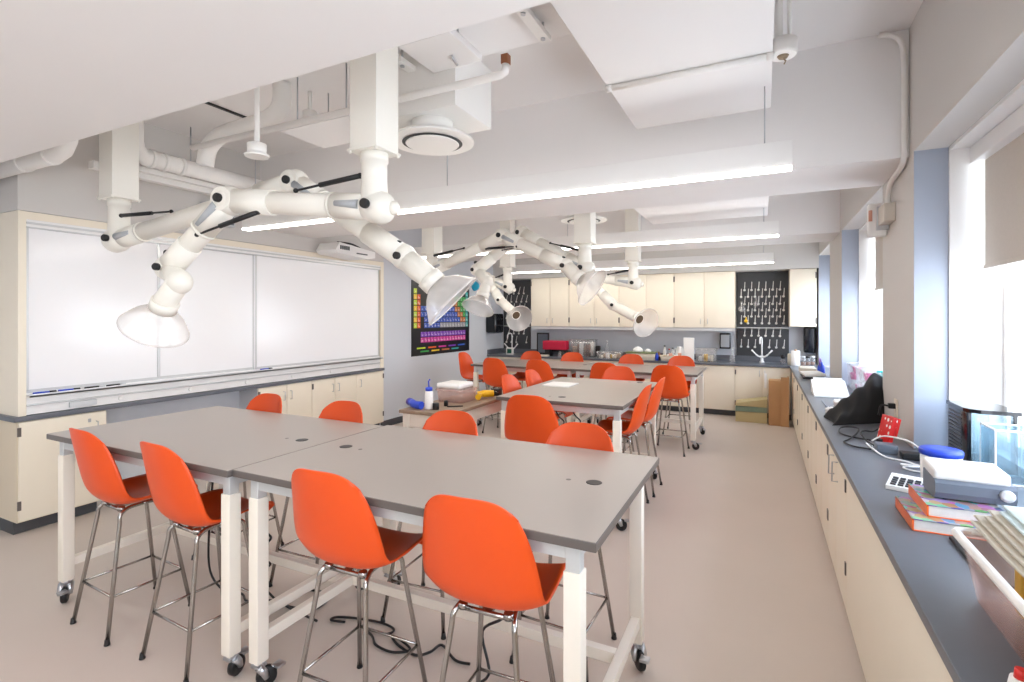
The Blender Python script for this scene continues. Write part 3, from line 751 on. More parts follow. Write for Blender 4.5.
# ================================================================ CEILING SERVICES
def X_(u, v, y): return at(u, v, y=y)
cp = MB().box((-.82, 1.75, 3.05), (.045, 3.70, 3.09), .004).build('ceiling_panel', 'ceiling'); tag(cp, 'white flat ceiling panel hung near the windows, crossed by a conduit', 'ceiling panel', 'hung ceiling panels')
hd = MB()
for x in (-.7, -.08):
    for y in (2.0, 3.5): hd.tube([(x, y, 3.08), (x, y, CZ)], .005, 6)
hd.build('hanger_rod', 'steel', cp)
p2 = MB().box((-3.86, 1.52, 3.36), (-.9, 2.84, 3.40), .003).build('ceiling_panel', 'ceiling'); tag(p2, 'long white ceiling panel behind the front beam, over the front extraction arms', 'ceiling panel', 'hung ceiling panels')
MB().box((-3.868, 1.52, 3.345), (-3.845, 2.84, 3.36)).build('dark_gap_strip', 'black', p2)  # black strip standing in for the unlit gap along the panel edge
p3 = MB().box((-3.0, 2.46, 2.98), (-2.36, 2.85, 3.0), .003).build('ceiling_panel', 'ceiling'); tag(p3, 'small white ceiling panel left of the round air diffuser', 'ceiling panel', 'hung ceiling panels')
hd = MB()
for x in (-2.9, -2.45):
    for y in (2.52, 2.8): hd.tube([(x, y, 3.0), (x, y, 3.36)], .005, 6)
hd.build('hanger_rod', 'steel', p3)
q0, q1, q2, q3 = at(398, 47, z=3.16), at(450, 31, z=3.16), at(482, 61, z=3.16), at(429, 77, z=3.16)
p4 = MB().box((q0.x, q0.y, 3.16), (q2.x, q2.y, 3.20), .003).build('access_panel', 'ceiling'); tag(p4, 'square white access panel hung above the round air diffuser', 'access panel')
MB().tube([(q2.x - .12, q0.y + .2, 3.155), (q2.x - .12, q0.y + .26, 3.13)], .008, 8).build('latch', 'steel', p4)
MB().tube([(q0.x + .1, q0.y + .1, 3.2), (q0.x + .1, q0.y + .1, 3.36)], .006, 6).tube([(q2.x - .1, q2.y - .1, 3.2), (q2.x - .1, q2.y - .1, 3.36)], .006, 6).build('hanger_rod', 'steel', p4)
# diffuser with plenum
df = thing('air_diffuser', 'round white air diffuser under a boxed duct above the front tables', 'air diffuser', (-1.93, 2.75, 2.84), group='round ceiling air diffusers')
def diffuser(df, c, R, px0, px1, py0, py1, pz0, pz1):
    x, y, z = c
    MB().lathe([(R, 0), (R, .012), (R * .9, .03), (R * .55, .05), (R * .5, .06)], (x, y, z), (0, 0, 1), 40).build('rim_plate', 'duct', df)
    MB().lathe([(R * .72, 0), (R * .66, .004)], (x, y, z - .0035), (0, 0, 1), 40).build('dark_slot', mat('dark slot', (70, 70, 70), .6), df)
    MB().lathe([(R * .62, -.012), (R * .64, -.006), (R * .60, 0)], (x, y, z - .003), (0, 0, 1), 40).build('centre_disc', 'duct', df)
    MB().tube([(x, y, z + .05), (x, y, pz0 + .01)], R * .5, 32).build('collar', 'duct', df)
    MB().box((px0, py0, pz0), (px1, py1, pz1), .004).build('plenum_box', 'duct', df)
diffuser(df, (-1.93, 2.75, 2.83), .27, -2.22, -1.64, 2.57, 3.02, 2.96, 3.355)
d2 = thing('air_diffuser', 'round white air diffuser beyond the first beam above the middle table', 'air diffuser', (-1.9, 5.75, 2.84), group='round ceiling air diffusers')
diffuser(d2, (-1.9, 5.78, 2.83), .27, -2.25, -1.55, 5.55, 6.02, 2.96, 3.355)
p5 = MB().box((-1.25, 5.2, 2.86), (.05, 6.55, 2.90), .004).build('ceiling_panel', 'ceiling'); tag(p5, 'white ceiling panel hung beyond the first beam near the windows', 'ceiling panel', 'hung ceiling panels')
hd = MB()
for x in (-1.1, -.1):
    for y in (5.4, 6.3): hd.tube([(x, y, 2.9), (x, y, CZ)], .005, 6)
hd.build('hanger_rod', 'steel', p5)
def duct(name, label, pts, r, sub=0, m='duct', rings=(), cat='pipe', group=None):
    o = MB().tube(pts, r, 18, sub=sub).build(name, m); tag(o, label, cat, group)
    for k, (c, a) in enumerate(rings): MB().lathe([(r * 1.12, -.015), (r * 1.14, 0), (r * 1.12, .015)], c, a, 18).build('coupling', 'duct', o)
    return o
# left pipe run (elbows round the left column)
Lz = 2.80
zz = 3.0; Xp = -4.53
duct('pipe', 'large white coupled pipe running back behind the left arm column', [Vector((Xp, 2.33, 3.49)), Vector((Xp, 2.33, zz + .12)), Vector((Xp, 2.35, zz + .04)), Vector((Xp, 2.41, zz)), Vector((Xp, 3.95, zz))], .068, rings=[(Vector((Xp, 2.46, zz)), (0, 1, 0)), (Vector((Xp, 2.56, zz)), (0, 1, 0)), (Vector((Xp, 2.70, zz)), (0, 1, 0))], group='white ceiling pipes')
duct('pipe', 'white pipe along the front beam at the far left, bending up beside the arm column', [Vector((XN + .02, 1.74, 2.80)), Vector((-4.32, 1.74, 2.80)), Vector((-4.22, 1.74, 2.82)), Vector((-4.16, 1.74, 2.88)), Vector((-4.15, 1.74, 2.98)), Vector((-4.15, 1.74, 3.35))], .058, rings=[(Vector((-4.75, 1.74, 2.80)), (1, 0, 0)), (Vector((-4.36, 1.74, 2.80)), (1, 0, 0))], group='white ceiling pipes')
rail = MB().box((-4.92, 2.2, 2.90), (-4.84, 3.94, 2.96)).box((-4.76, 2.2, 2.93), (-4.72, 3.94, 2.97)).box((-4.92, 3.86, 2.92), (-4.72, 3.9, 2.95)).build('strut_rail', 'duct'); tag(rail, 'white strut rail running back below the large coupled pipe', 'rail')
MB().tube([(-4.88, 3.0, 2.95), (-4.88, 3.0, CZ)], .006, 6).build('hanger_rod', 'steel', rail)
Y0 = 2.52
duct('elbow_duct', 'fat white duct with two elbows rising through the ceiling panel', [X_(205, 166, Y0), X_(208, 150, Y0), X_(216, 139, Y0), X_(232, 131, Y0), X_(262, 122, Y0), X_(277, 113, Y0), X_(282, 100, Y0), X_(282, 84, Y0)], .062, sub=4, cat='duct')
c0, c1 = at(252, 150, y=2.46), at(505, 79, y=2.46)
o = duct('conduit', 'long thin white conduit passing in front of the boxed duct', [Vector((-3.9, 2.41, c1.z)), Vector((c1.x, 2.41, c1.z)), Vector((c1.x + .025, 2.41, c1.z + .01)), Vector((c1.x + .03, 2.41, c1.z + .05))], .021, group='white conduits on the ceiling', cat='conduit')
MB().box((c1.x + .01, 2.39, c1.z + .05), (c1.x + .05, 2.43, c1.z + .10), .003).build('copper_cap', mat('copper cap', (150, 96, 66), .4, metal=.5), o)
def dropunit(name, label, u, v0, v1, y, r=.052, cat='detector'):
    a, b = at(u, v0, y=y), at(u, v1, y=y)
    t = thing(name, label, cat, (b.x, y, b.z), group='devices dropped from the ceiling')
    MB().tube([(b.x, y, b.z + .07), (b.x, y, 3.36 if y > 1.51 else SOF)], .015, 10).build('drop_pipe', 'duct', t)
    MB().lathe([(r * 1.25, 0), (r * 1.3, .012), (r * .9, .02), (r, .03), (r, .075), (r * .4, .085)], (b.x, y, b.z), (0, 0, 1), 20).build('body', 'duct', t)
    return t
dropunit('smoke_detector', 'white detector hanging on a pipe left of the front arm elbow', 257, 88, 157, 2.0)
t = dropunit('sprinkler', 'short white sprinkler fitting under the ceiling panel left of the square column', 310, 108, 122, 2.72, .05, 'sprinkler')
MB().lathe([(.02, 0), (.03, -.03), (.012, -.045)], (t.location.x, t.location.y, t.location.z), (0, 0, 1), 12).build('spray_head', 'duct', t)
dropunit('smoke_detector', 'white detector hanging beyond the first beam beside the right-hand middle column', 540, 198, 214, 5.3)
# junction box with conduit under the near panel
j0 = at(783, 56, y=2.97); j1 = at(608, 92, y=2.97)
t = thing('junction_box', 'round white junction box hanging on two pipes near the windows', 'junction box', (j0.x, 2.97, j0.z), group=None)
MB().lathe([(.062, 0), (.066, .012), (.066, .075), (.05, .085)], (j0.x, 2.97, j0.z + .0), (0, 0, 1), 24).build('box_body', 'duct', t)
MB().tube([(j0.x - .02, 2.97, j0.z + .08), (j0.x - .02, 2.97, CZ)], .020, 12).build('pipe_stem', 'duct', t)
MB().tube([(j0.x + .03, 2.97, j0.z + .08), (j0.x + .03, 2.97, CZ)], .011, 10).build('side_conduit', 'duct', t)
MB().lathe([(.028, 0), (.02, -.012), (.012, -.016)], (j0.x, 2.97, j0.z), (0, 0, 1), 16).tube([(j0.x, 2.97, j0.z - .01), (j0.x + .012, 2.965, j0.z - .03), (j0.x + .005, 2.965, j0.z - .045)], .004, 6).build('socket', mat('old brass', (150, 132, 108), .5), t)
zc = j1.z
duct('conduit', 'white conduit crossing below the hung panel to the round junction box', [Vector((j1.x, 2.93, zc)), Vector((j0.x - .04, 2.93, zc))], .018, rings=[(Vector((j1.x + .02, 2.93, zc)), (1, 0, 0)), (Vector((j0.x - .06, 2.93, zc)), (1, 0, 0))], group='white conduits on the ceiling', cat='conduit')
# strut brackets
def bracket(u0, v0, u1, v1, z, label):
    a, b = at(u0, v0, z=z), at(u1, v1, z=z)
    t = thing('ceiling_bracket', label, 'bracket', (a.x, a.y, z), group='slotted strut brackets on the ceiling')
    B(((a.x - .03, min(a.y, b.y), z), (a.x + .03, max(a.y, b.y), z + .03)), ((a.x - .03, min(a.y, b.y), z + .03), (a.x - .022, max(a.y, b.y), z + .07)), bev=.002).build('channel', 'duct', t)
    for y in (a.y + .05, b.y - .05): MB().tube([(a.x, y, z + .02), (a.x, y, 3.37)], .007, 8).lathe([(.014, -.008), (.014, 0)], (a.x, y, z), (0, 0, 1), 8).build('bolt', 'steel', t)
bracket(519, 8, 549, 42, 3.27, 'white slotted strut bracket on the ceiling between the access panel and hung panel')
bracket(397, 62, 410, 82, 3.22, 'white slotted strut bracket behind the front right square column')
# conduit in the corner of the beam and window wall
duct('wall_conduit', 'white conduit dropping down the beam corner to the wall alarm box', [Vector((.66, 3.93, 3.482)), Vector((.72, 3.93, 3.468)), Vector((.775, 3.93, 3.41)), Vector((.79, 3.93, 3.25)), Vector((.79, 3.93, 2.80)), Vector((.79, 3.93, 2.70)), Vector((.795, 4.05, 2.655)), Vector((.797, 4.35, 2.63)), Vector((.797, 4.42, 2.55)), Vector((.797, 4.42, 2.47))], .016, sub=4, cat='conduit')
ab = at(888, 228, x=.80)
t = thing('alarm_box', 'beige box with a white wall alarm on the first window pier', 'alarm', (XR, 4.42, 2.36))
B(((.752, 4.30, 2.36), (XR - .003, 4.50, 2.485)), bev=.004).build('back_box', mat('beige metal box', (206, 198, 186), .5), t)
B(((.745, 4.50, 2.33), (XR - .003, 4.535, 2.50)), bev=.004).build('mount_plate', 'ltgrey', t)
B(((.70, 4.54, 2.29), (.81, 4.62, 2.53)), bev=.008).build('alarm_body', 'paper', t)
MB().tube([(.71, 4.535, 2.48), (.71, 4.535, 2.40)], .012, 8).build('alarm_lens', mat('alarm red lens', (206, 150, 130), .4), t)
# ================================================================ THINGS ON THE WINDOW COUNTER
z0 = RZ + .001
def tub(name, label, cat, x0, x1, y0, y1, z, h, flare, m, lid=None, group=None, rim=True):
    t = thing(name, label, cat, ((x0 + x1) / 2, (y0 + y1) / 2, z), group=group)
    def rr(zz, e, ins=0.0):
        a, b, c, d = x0 - e + ins, x1 + e - ins, y0 - e + ins, y1 + e - ins; r = min(.03, (b - a) / 4, (d - c) / 4); P = []
        for cx, cy, s in ((b - r, d - r, 0), (a + r, d - r, 1), (a + r, c + r, 2), (b - r, c + r, 3)):
            for k in range(5): g = PI / 2 * (s + k / 4); P.append((cx + r * math.cos(g), cy + r * math.sin(g), zz))
        return P
    q = MB(); R_ = [[q._v(p) for p in P] for P in (rr(z, 0), rr(z + h, flare), rr(z + h, flare, .004), rr(z + .004, 0, .004))]
    q.loft(R_, cap=True); q.build('walls', m, t)
    if rim:
        q = MB(); P = [Vector(p) for p in rr(z + h - .005, flare + .006)]; q.tube(P, .007 if h != .175 else .012, 8, closed=True); q.build('rim', ('paper' if h == .175 else m) if lid is None else lid, t)
    if lid:
        q = MB(); q.loft([[q._v(p) for p in P] for P in (rr(z + h + .001, flare + .008), rr(z + h + .014, flare + .004))]); q.build('lid', lid, t)
    return t
bn = tub('storage_tub', 'frosted plastic tub of papers on the near end of the window counter', 'tub', 0.54, .785, 1.22, 1.89, z0, .175, .03, 'frost')
for k in range(9):
    x, y = random.uniform(.605, .66), 1.29 + .063 * k
    cn, cr = [('orange', (222, 84, 48)), ('red', (206, 60, 60)), ('yellow', (228, 190, 80))][k % 3]; c = mat('tub filling ' + cn, cr, .6)
    o = MB().box((x - .05, y - .026, z0 + .012), (x + .05, y + .026, z0 + .115 + .02 * (k % 3)), .01, rot=(0, 0, random.uniform(-.06, .06))).build('packet', c)
    tag(o, cn + ' packet showing faintly through the frosted plastic tub wall', 'packet', 'packets inside the frosted tub')
for k in range(6):
    o = MB(); n = 14; Rw = []
    xs = .545 + .016 * k; xe = .80 - .012 * (k % 3); zz = z0 + .190 + .0095 * k
    for i in range(n + 1):
        y = 1.20 + .03 * (k % 2) + .74 * i / n
        zc_ = zz + .006 * math.sin(i * .5) + .01 * max(0, 1.4 - y)
        Rw.append([o._v((xs, y, zc_ + .004)), o._v((xs + .006, y, zc_ + .007)), o._v((xe, y, zc_ + .008)), o._v((xe, y, zc_ + .001)), o._v((xs + .006, y, zc_))])
    o.loft(Rw); o = o.build('newspaper' if k < 4 else 'map_sheet', 'newsprint' if k < 4 else 'mappaper')
    tag(o, ['lowest folded newspaper across the frosted tub, at its outer rim', 'second folded newspaper up across the frosted tub', 'third folded newspaper up across the frosted tub', 'fourth folded newspaper just under the pale map sheets', 'lower pale map sheet on the newspapers over the frosted tub', 'top pale map sheet on the newspapers over the frosted tub'][k], 'newspaper' if k < 4 else 'paper', 'papers laid over the frosted tub')
def book(label, x0, x1, y0, y1, z, h):
    t = thing('book', label, 'book', ((x0 + x1) / 2, (y0 + y1) / 2, z), group='thick orange textbooks on the window counter')
    B(((x0 + .006, y0 + .005, z + .003), (x1 - .004, y1 - .005, z + h - .003))).build('page_block', 'pages', t)
    B(((x0, y0, z), (x1, y1, z + .003)), ((x0, y0, z), (x0 + .006, y1, z + h))).build('spine_cover', 'bookcover', t)
    B(((x0, y0, z + h - .003), (x1, y1, z + h))).build('front_cover', 'cover', t)
book('lower thick orange textbook on the window counter', .50, .735, 2.37, 2.64, z0, .044)
book('upper thick orange textbook, under the grey machine', .555, .79, 2.42, 2.69, z0 + .0445, .044)
zg = z0 + .0892
t = thing('laminator', 'grey machine with a white lid lying on the upper textbook', 'machine', (.72, 2.6, zg))
x0, x1, y0, y1 = .60, .84, 2.50, 2.67
m = MB(); P = [(y0, zg + .03), (y0 + .012, zg + .006), (y0 + .03, zg + .001), (y1 - .01, zg + .001), (y1, zg + .02), (y1, zg + .08), (y0 + .012, zg + .08), (y0, zg + .065)]
m.prism(P, x0, x1, 'x').build('base', 'greyplastic', t)
MB().box((x0 - .004, y0 + .006, zg + .082), (x1 - .015, y1, zg + .122), .012, rot=(0.06, 0, 0)).build('lid', 'white', t)
MB().lathe([(.022, 0), (.022, .01), (.012, .014)], (x1 - .03, y0, zg + .045), (0, -1, 0), 18).build('dial', 'ltgrey', t)
t = thing('paper_tub', 'white round tub with a blue lid on the window counter', 'tub', (.77, 3.12, z0))
MB().lathe([(.074, 0), (.077, .01), (.080, .135)], (.77, 3.12, z0), n=32).build('tub_wall', 'white', t)
MB().lathe([(.084, .133), (.085, .155), (.08, .161), (.03, .163)], (.77, 3.12, z0), n=32).build('lid', 'blue', t)
t = thing('calculator', 'white desk calculator with dark keys beside the textbooks', 'calculator', (.61, 2.93, z0), rz=-.35)
q = MB().prism([(2.86, z0), (2.86, z0 + .018), (3.0, z0 + .045), (3.01, z0)], .53, .69, 'x').build('case', 'white', t)
q = MB()
for i in range(5):
    for j in range(4): q.box((.545 + i * .028, 2.873 + j * .022, z0 + .021 + j * .0045), (.565 + i * .028, 2.888 + j * .022, z0 + .028 + j * .0045))
q.build('keys', 'toe', t)
# tanks in the window recess
t = thing('aquarium', 'black-framed tank standing in the near window recess', 'tank', (1.05, 3.55, z0))
q = B(((.95, 3.42, z0), (.97, 3.72, z0 + .30)), ((.95, 3.42, z0), (1.15, 3.72, z0 + .03)), ((1.13, 3.42, z0), (1.15, 3.45, z0 + .3)), bev=.004)
q.build('frame', 'blackgloss', t)
MB().prism([(.945, 3.73), (.945, 3.46), (.96, 3.42), (1.0, 3.395), (1.155, 3.39), (1.155, 3.73)], z0 + .30, z0 + .32).build('lid', 'blackgloss', t)
q = MB()
for k in range(12): q.box((.946, 3.50, z0 + .05 + k * .02), (.951, 3.70, z0 + .058 + k * .02))
q.build('vent_ribs', 'toe', t)
for y in (3.415, 3.715): MB().box((.972, y, z0 + .03), (1.13, y + .005, z0 + .30)).build('glass_wall', 'tank', t)
t = thing('glass_tank', 'small clear glass tank in front of the black-framed tank', 'tank', (1.07, 3.29, z0))
x0, x1, y0, y1, h = .995, 1.15, 3.20, 3.385, .255
B(((x0, y0, z0), (x0 + .005, y1, z0 + h)), ((x1 - .005, y0, z0), (x1, y1, z0 + h)), ((x0, y0, z0), (x1, y0 + .005, z0 + h)), ((x0, y1 - .005, z0), (x1, y1, z0 + h))).build('glass_wall', 'tank', t)
q = MB()
for x in (x0, x1):
    for y in (y0, y1): q.box((x - .003, y - .003, z0), (x + .003, y + .003, z0 + h))
for z in (z0 + .002, z0 + h):
    for y in (y0, y1): q.box((x0, y - .003, z - .002), (x1, y + .003, z + .006))
    for x in (x0, x1): q.box((x - .003, y0, z - .002), (x + .003, y1, z + .006))
q.build('white_edging', 'white', t)
o = B(((.60, 1.98, z0), (.78, 2.34, z0 + .012)), bev=.002).build('black_folder', 'black'); tag(o, 'thin black folder lying between the textbooks and the frosted tub', 'folder')
t = thing('glue_bottle', 'small white bottle with a red cap at the near corner of the window counter', 'bottle', (.492, 1.45, z0)); MB().lathe([(.020, 0), (.022, .008), (.018, .03)], (.492, 1.45, z0), n=16).build('bottle_body', 'paper', t); MB().lathe([(.012, .03), (.010, .05)], (.492, 1.45, z0), n=12).build('cap', 'red', t)
# chargers, red dotted stand and cables by the first pier
t = thing('dotted_box', 'red box with white polka dots leaning by the first window pier', 'box', (.74, 3.78, z0))
MB().box((.685, 3.84, z0 + .005), (.712, 3.98, z0 + .175), .006, rot=(0, .22, .25)).build('body', 'dots', t)
MB().box((.722, 3.85, z0 + .06), (.736, 3.97, z0 + .17), .003, rot=(0, .22, .25)).build('back_flap', 'red', t)
o = B(((.60, 3.62, z0), (.70, 3.72, z0 + .05)), bev=.006).build('power_adapter', 'greyplastic'); tag(o, 'grey power adapter block in front of the red dotted box', 'adapter', 'chargers by the pier')
o = B(((.70, 3.52, z0), (.79, 3.60, z0 + .035)), bev=.006).build('charger', 'black'); tag(o, 'flat black charger lying under the loop of white cable', 'charger', 'chargers by the pier')
o = B(((.64, 3.89, z0), (.68, 3.96, z0 + .03)), bev=.006).build('charger', 'black'); tag(o, 'small black charger between the black cloth and dotted box', 'charger', 'chargers by the pier')
def cable(name, label, pts, r, m, cat='cable', group=None, sub=6):
    o = MB().tube(pts, r, 8, sub=sub).build(name, m); tag(o, label, cat, group); return o
zc = z0 + .006
cable('cable', 'white cable looping round the grey power adapter', [Vector(p) for p in ((.60, 3.78, zc), (.56, 3.70, zc + .03), (.565, 3.60, zc + .03), (.62, 3.52, zc), (.70, 3.46, zc), (.76, 3.40, zc), (.79, 3.48, zc + .04), (.75, 3.60, zc + .08), (.66, 3.76, zc + .07), (.60, 3.79, zc + .03))], .0045, 'paper', group='cables on the window counter')
cable('cable', 'small tangle of white cord beside the blue-lidded tub', [Vector(p) for p in ((.70, 3.36, zc), (.66, 3.31, zc), (.70, 3.26, zc), (.76, 3.28, zc), (.72, 3.34, zc + .008), (.66, 3.35, zc + .008), (.68, 3.28, zc + .016), (.75, 3.33, zc + .01))], .004, 'paper', group='cables on the window counter')
cable('cable', 'black cable curling in front of the black cloth', [Vector(p) for p in ((.62, 3.95, zc), (.53, 4.0, zc), (.47, 4.12, zc), (.50, 4.22, zc + .02), (.58, 4.18, zc + .03), (.56, 4.05, zc + .02), (.50, 3.92, zc), (.46, 3.82, zc), (.50, 3.72, zc), (.58, 3.68, zc))], .005, 'black', group='cables on the window counter')
cable('cable', 'second black cable, curling beside the grey power adapter', [Vector(p) for p in ((.70, 4.12, zc + .06), (.66, 4.10, zc + .03), (.61, 4.10, zc + .03), (.575, 4.0, zc + .03), (.585, 3.88, zc + .01), (.615, 3.79, zc))], .005, 'black', group='cables on the window counter')
op = at(897, 408, x=XR)
t = thing('wall_outlet', 'cream outlet plate with a black plug on the first window pier', 'outlet', (XR, op.y, op.z))
B(((XR - .010, op.y - .04, op.z - .06), (XR - .001, op.y + .04, op.z + .06)), bev=.003).build('plate', 'cream', t)
MB().box((XR - .05, op.y - .02, op.z - .005), (XR - .010, op.y + .02, op.z + .03), .006).tube([(XR - .05, op.y, op.z + .012), (XR - .09, op.y, op.z + .01), (XR - .10, op.y + .02, op.z - .06)], .006, 8, sub=4).build('plug', 'black', t)
# black cloth heap
q = MB(); nx, ny = 26, 22; G = []
for i in range(nx + 1):
    row = []
    for j in range(ny + 1):
        a, b = i / nx, j / ny
        x = .455 + .36 * a; y = 4.36 + .30 * a + .5 * b
        ridge = max(0, math.sin(PI * min(1, max(0, b * 1.02)))) ** .6
        hgt = (.03 + .34 * a ** 1.1) * ridge
        if a < .12: hgt *= a / .12
        hgt += .018 * math.sin(9 * b + 7 * a) * ridge + .012 * math.sin(21 * a - 8 * b) * ridge
        row.append(q._v((x + .02 * math.sin(6 * b), y + .06 * (1 - a) * (0.5 - b), z0 + max(.002, hgt))))
    G.append(row)
for i in range(nx):
    for j in range(ny): q._f([G[i][j], G[i + 1][j], G[i + 1][j + 1], G[i][j + 1]])
bd = [G[i][0] for i in range(nx + 1)] + [G[nx][j] for j in range(1, ny + 1)] + [G[i][ny] for i in range(nx - 1, -1, -1)] + [G[0][j] for j in range(ny - 1, 0, -1)]
lo_ = [q._v((v.co.x, v.co.y, z0)) for v in bd]
for i in range(len(bd)): k = (i + 1) % len(bd); q._f([bd[i], bd[k], lo_[k], lo_[i]])
q._f(lo_)
o = q.build('black_jacket', 'fabric'); tag(o, 'black quilted jacket heaped on the window counter against the pier', 'jacket')
# papers and boxes further along
t = thing('document_tray', 'white sloping document tray on the window counter beyond the jacket', 'tray', (.6, 6.1, z0))
MB().prism([(5.90, z0), (5.90, z0 + .012), (6.25, z0 + .13), (6.32, z0 + .13), (6.32, z0)], .46, .76, 'x').build('tray_body', 'paper', t)
B(((.48, 6.255, z0 + .131), (.74, 6.315, z0 + .15)), bev=.004).build('paper_block', 'paper', t)
def crumple(label, x, y, s, name='tissue'):
    t_ = bmesh.new(); bmesh.ops.create_icosphere(t_, subdivisions=3, radius=s)
    for v in t_.verts:
        k = 1 + .35 * math.sin(13 * v.co.x / s * .5 + x * 9) * math.cos(11 * v.co.y / s * .5) + .2 * math.sin(v.co.z / s * 6 + y)
        v.co = Vector((v.co.x * k, v.co.y * k, max(-.35 * s, v.co.z * k * .8)))
        v.co += Vector((x, y, z0 + .35 * s))
    q = MB(); q._merge(t_); o = q.build(name, 'paper'); tag(o, label, 'tissue', 'crumpled tissues on the window counter')
crumple('crumpled white tissue beside the document tray', .62, 5.35, .06); crumple('crumpled white tissue in front of the tip of the black jacket', .51, 4.95, .045)
o = MB().tube([(.50, 5.05, z0 + .007), (.50, 5.6, z0 + .007)], .006, 8).build('rod', 'greyplastic'); tag(o, 'thin grey rod lying on the window counter by the tissues', 'rod')
def cups(label, x0, x1, y0, y1, h, cols):
    tub('clear_bin', label, 'bin', x0, x1, y0, y1, z0, h, .015, 'clearbin', group='clear bins of lab ware in the second window')
    for k, cc in enumerate(cols):
        x = x0 + .05 + (x1 - x0 - .1) * ((k % 2)); y = y0 + .06 + (y1 - y0 - .12) * (k / max(1, len(cols) - 1))
        o = MB().lathe([(.03, 0), (.042, .07), (.044, .075), (.04, .075), (.028, .004)], (x, y, z0 + .006 + (k % 3) * .085), n=16).build('cup', cc)
        tag(o, {'pink': 'magenta', 'teal': 'teal', 'clearbin': 'clear'}[cc] + ' plastic cup inside the ' + ('farther' if y0 > 6.35 else 'nearer') + ' clear bin in the second window', 'cup', 'cups in the clear bins')
cups('clear bin of pink and teal cups at the far side of the second window', .87, 1.12, 6.40, 6.90, .28, ['pink', 'teal', 'pink', 'teal', 'pink'])
cups('clear bin of pale teal cups behind the black jacket', .87, 1.12, 5.72, 6.30, .28, ['teal', 'clearbin', 'pink', 'teal', 'clearbin', 'teal'])
t = thing('teal_tub', 'clear teal tub with a dark green lid between jacket and document tray', 'tub', (.86, 5.55, z0))
MB().lathe([(.07, 0), (.08, .09)], (.80, 5.50, z0), n=24).build('tub_wall', 'teal', t); MB().lathe([(.085, .09), (.085, .105), (.08, .108)], (.80, 5.50, z0), n=24).build('lid', mat('dark green lid', (30, 120, 104), .4), t)
t = thing('paper_tray', 'black tray of white papers at the far end of the window counter', 'tray', (.57, 7.7, z0))
B(((.46, 7.50, z0), (.70, 8.02, z0 + .03)), bev=.008).build('tray_base', 'black', t)
MB().box((.47, 7.55, z0 + .032), (.70, 8.0, z0 + .06), .004, rot=(0, -.06, .1)).build('paper_pile', 'paper', t)
o = MB().box((.47, 8.2, z0), (.67, 8.6, z0 + .075), .006).build('paper_stack', 'cream'); tag(o, 'cream stack of paper near the corner of the two counters', 'paper stack')
t = thing('spray_bottle', 'clear bottle of blue liquid with a purple handle by the second pier', 'bottle', (.735, 8.35, z0))
MB().lathe([(.04, 0), (.045, .01), (.045, .10), (.02, .14), (.018, .16)], (.735, 8.35, z0), n=20).build('bottle_body', 'blue', t)
MB().tube([(.735, 8.35, z0 + .15), (.72, 8.30, z0 + .21), (.70, 8.2, z0 + .20), (.70, 8.15, z0 + .12)], .010, 8, sub=4).build('handle', mat('purple plastic', (122, 84, 170), .4), t)

# ================================================================ THINGS ON THE BACK COUNTER
def bx(u, y=9.62): return at(u, 350, y=y).x
def btub(name, label, cat, u0, u1, h, m, lid=None, y=9.55, dy=.28, group=None):
    return tub(name, label, cat, bx(u0, y) + .01, bx(u1, y) - .01, y, y + dy, z0, h, .012, m, lid, group)
COLW = {'beige parts': 'beige', 'brown parts': 'brown', 'paper': 'white', 'cream': 'cream', 'yellow': 'yellow', 'pink parts': 'pinkish'}
def contents(u0, u1, n, cols, y=9.55, dy=.28, h=.1, s=.045, lab='', cat='part', nm='packet', zb=.006):
    wd = bx(u1, y) - bx(u0, y); st = (wd - .16) / max(1, n - 1); s = min(s, st * .62, dy * .155)
    for k in range(n):
        x = bx(u0, y) + .08 + st * k; yy = y + dy * (.3 + .4 * (k % 2))
        o = MB().box((x - s, yy - s, z0 + zb), (x + s, yy + s, z0 + zb + h * (.7 + .3 * ((k * 7) % 3) / 2)), .012, rot=(0, 0, random.uniform(-.25, .25))).build(nm, cols[k % len(cols)])
        cc = cols[k % len(cols)]; tag(o, COLW.get(cc if isinstance(cc, str) else cc.name, 'pale') + ' part inside the ' + lab, cat, 'parts in the ' + lab)
btub('clear_bin', 'large clear bin of beige parts on the back counter behind the red box', 'bin', 570, 594, .34, 'clearbin', y=9.68, dy=.26)
beige = mat('beige parts', (206, 178, 148), .6); brown = mat('brown parts', (140, 100, 76), .6)
contents(570, 594, 6, [beige, brown, 'paper'], y=9.68, dy=.26, h=.28, s=.055, lab='large clear bin on the back counter')
t = thing('tool_case', 'crimson box standing on a black stand on the back counter', 'box', (bx(556), 9.6, z0))
B(((bx(546), 9.56, z0), (bx(551), 9.72, z0 + .13)), ((bx(562), 9.56, z0), (bx(566), 9.72, z0 + .13)), ((bx(546), 9.68, z0 + .09), (bx(566), 9.72, z0 + .13))).build('stand', 'black', t)
B(((bx(544), 9.54, z0 + .131), (bx(567), 9.74, z0 + .31)), bev=.02).build('case', 'crimson', t)
t = thing('framed_screen', 'dark framed grey screen standing behind the red box', 'screen', (bx(541, 9.8), 9.85, z0))
xa, xb = bx(536, 9.8), bx(548, 9.8)
B(((xa, 9.84, z0 + .02), (xa + .025, 9.87, z0 + .46)), ((xb - .025, 9.84, z0 + .02), (xb, 9.87, z0 + .46)), ((xa, 9.84, z0 + .43), (xb, 9.87, z0 + .46)), ((xa, 9.80, z0), (xb, 9.90, z0 + .05)), bev=.004).build('frame', 'black', t)
B(((xa + .025, 9.85, z0 + .05), (xb - .025, 9.865, z0 + .43))).build('screen_panel', 'greyplastic', t)
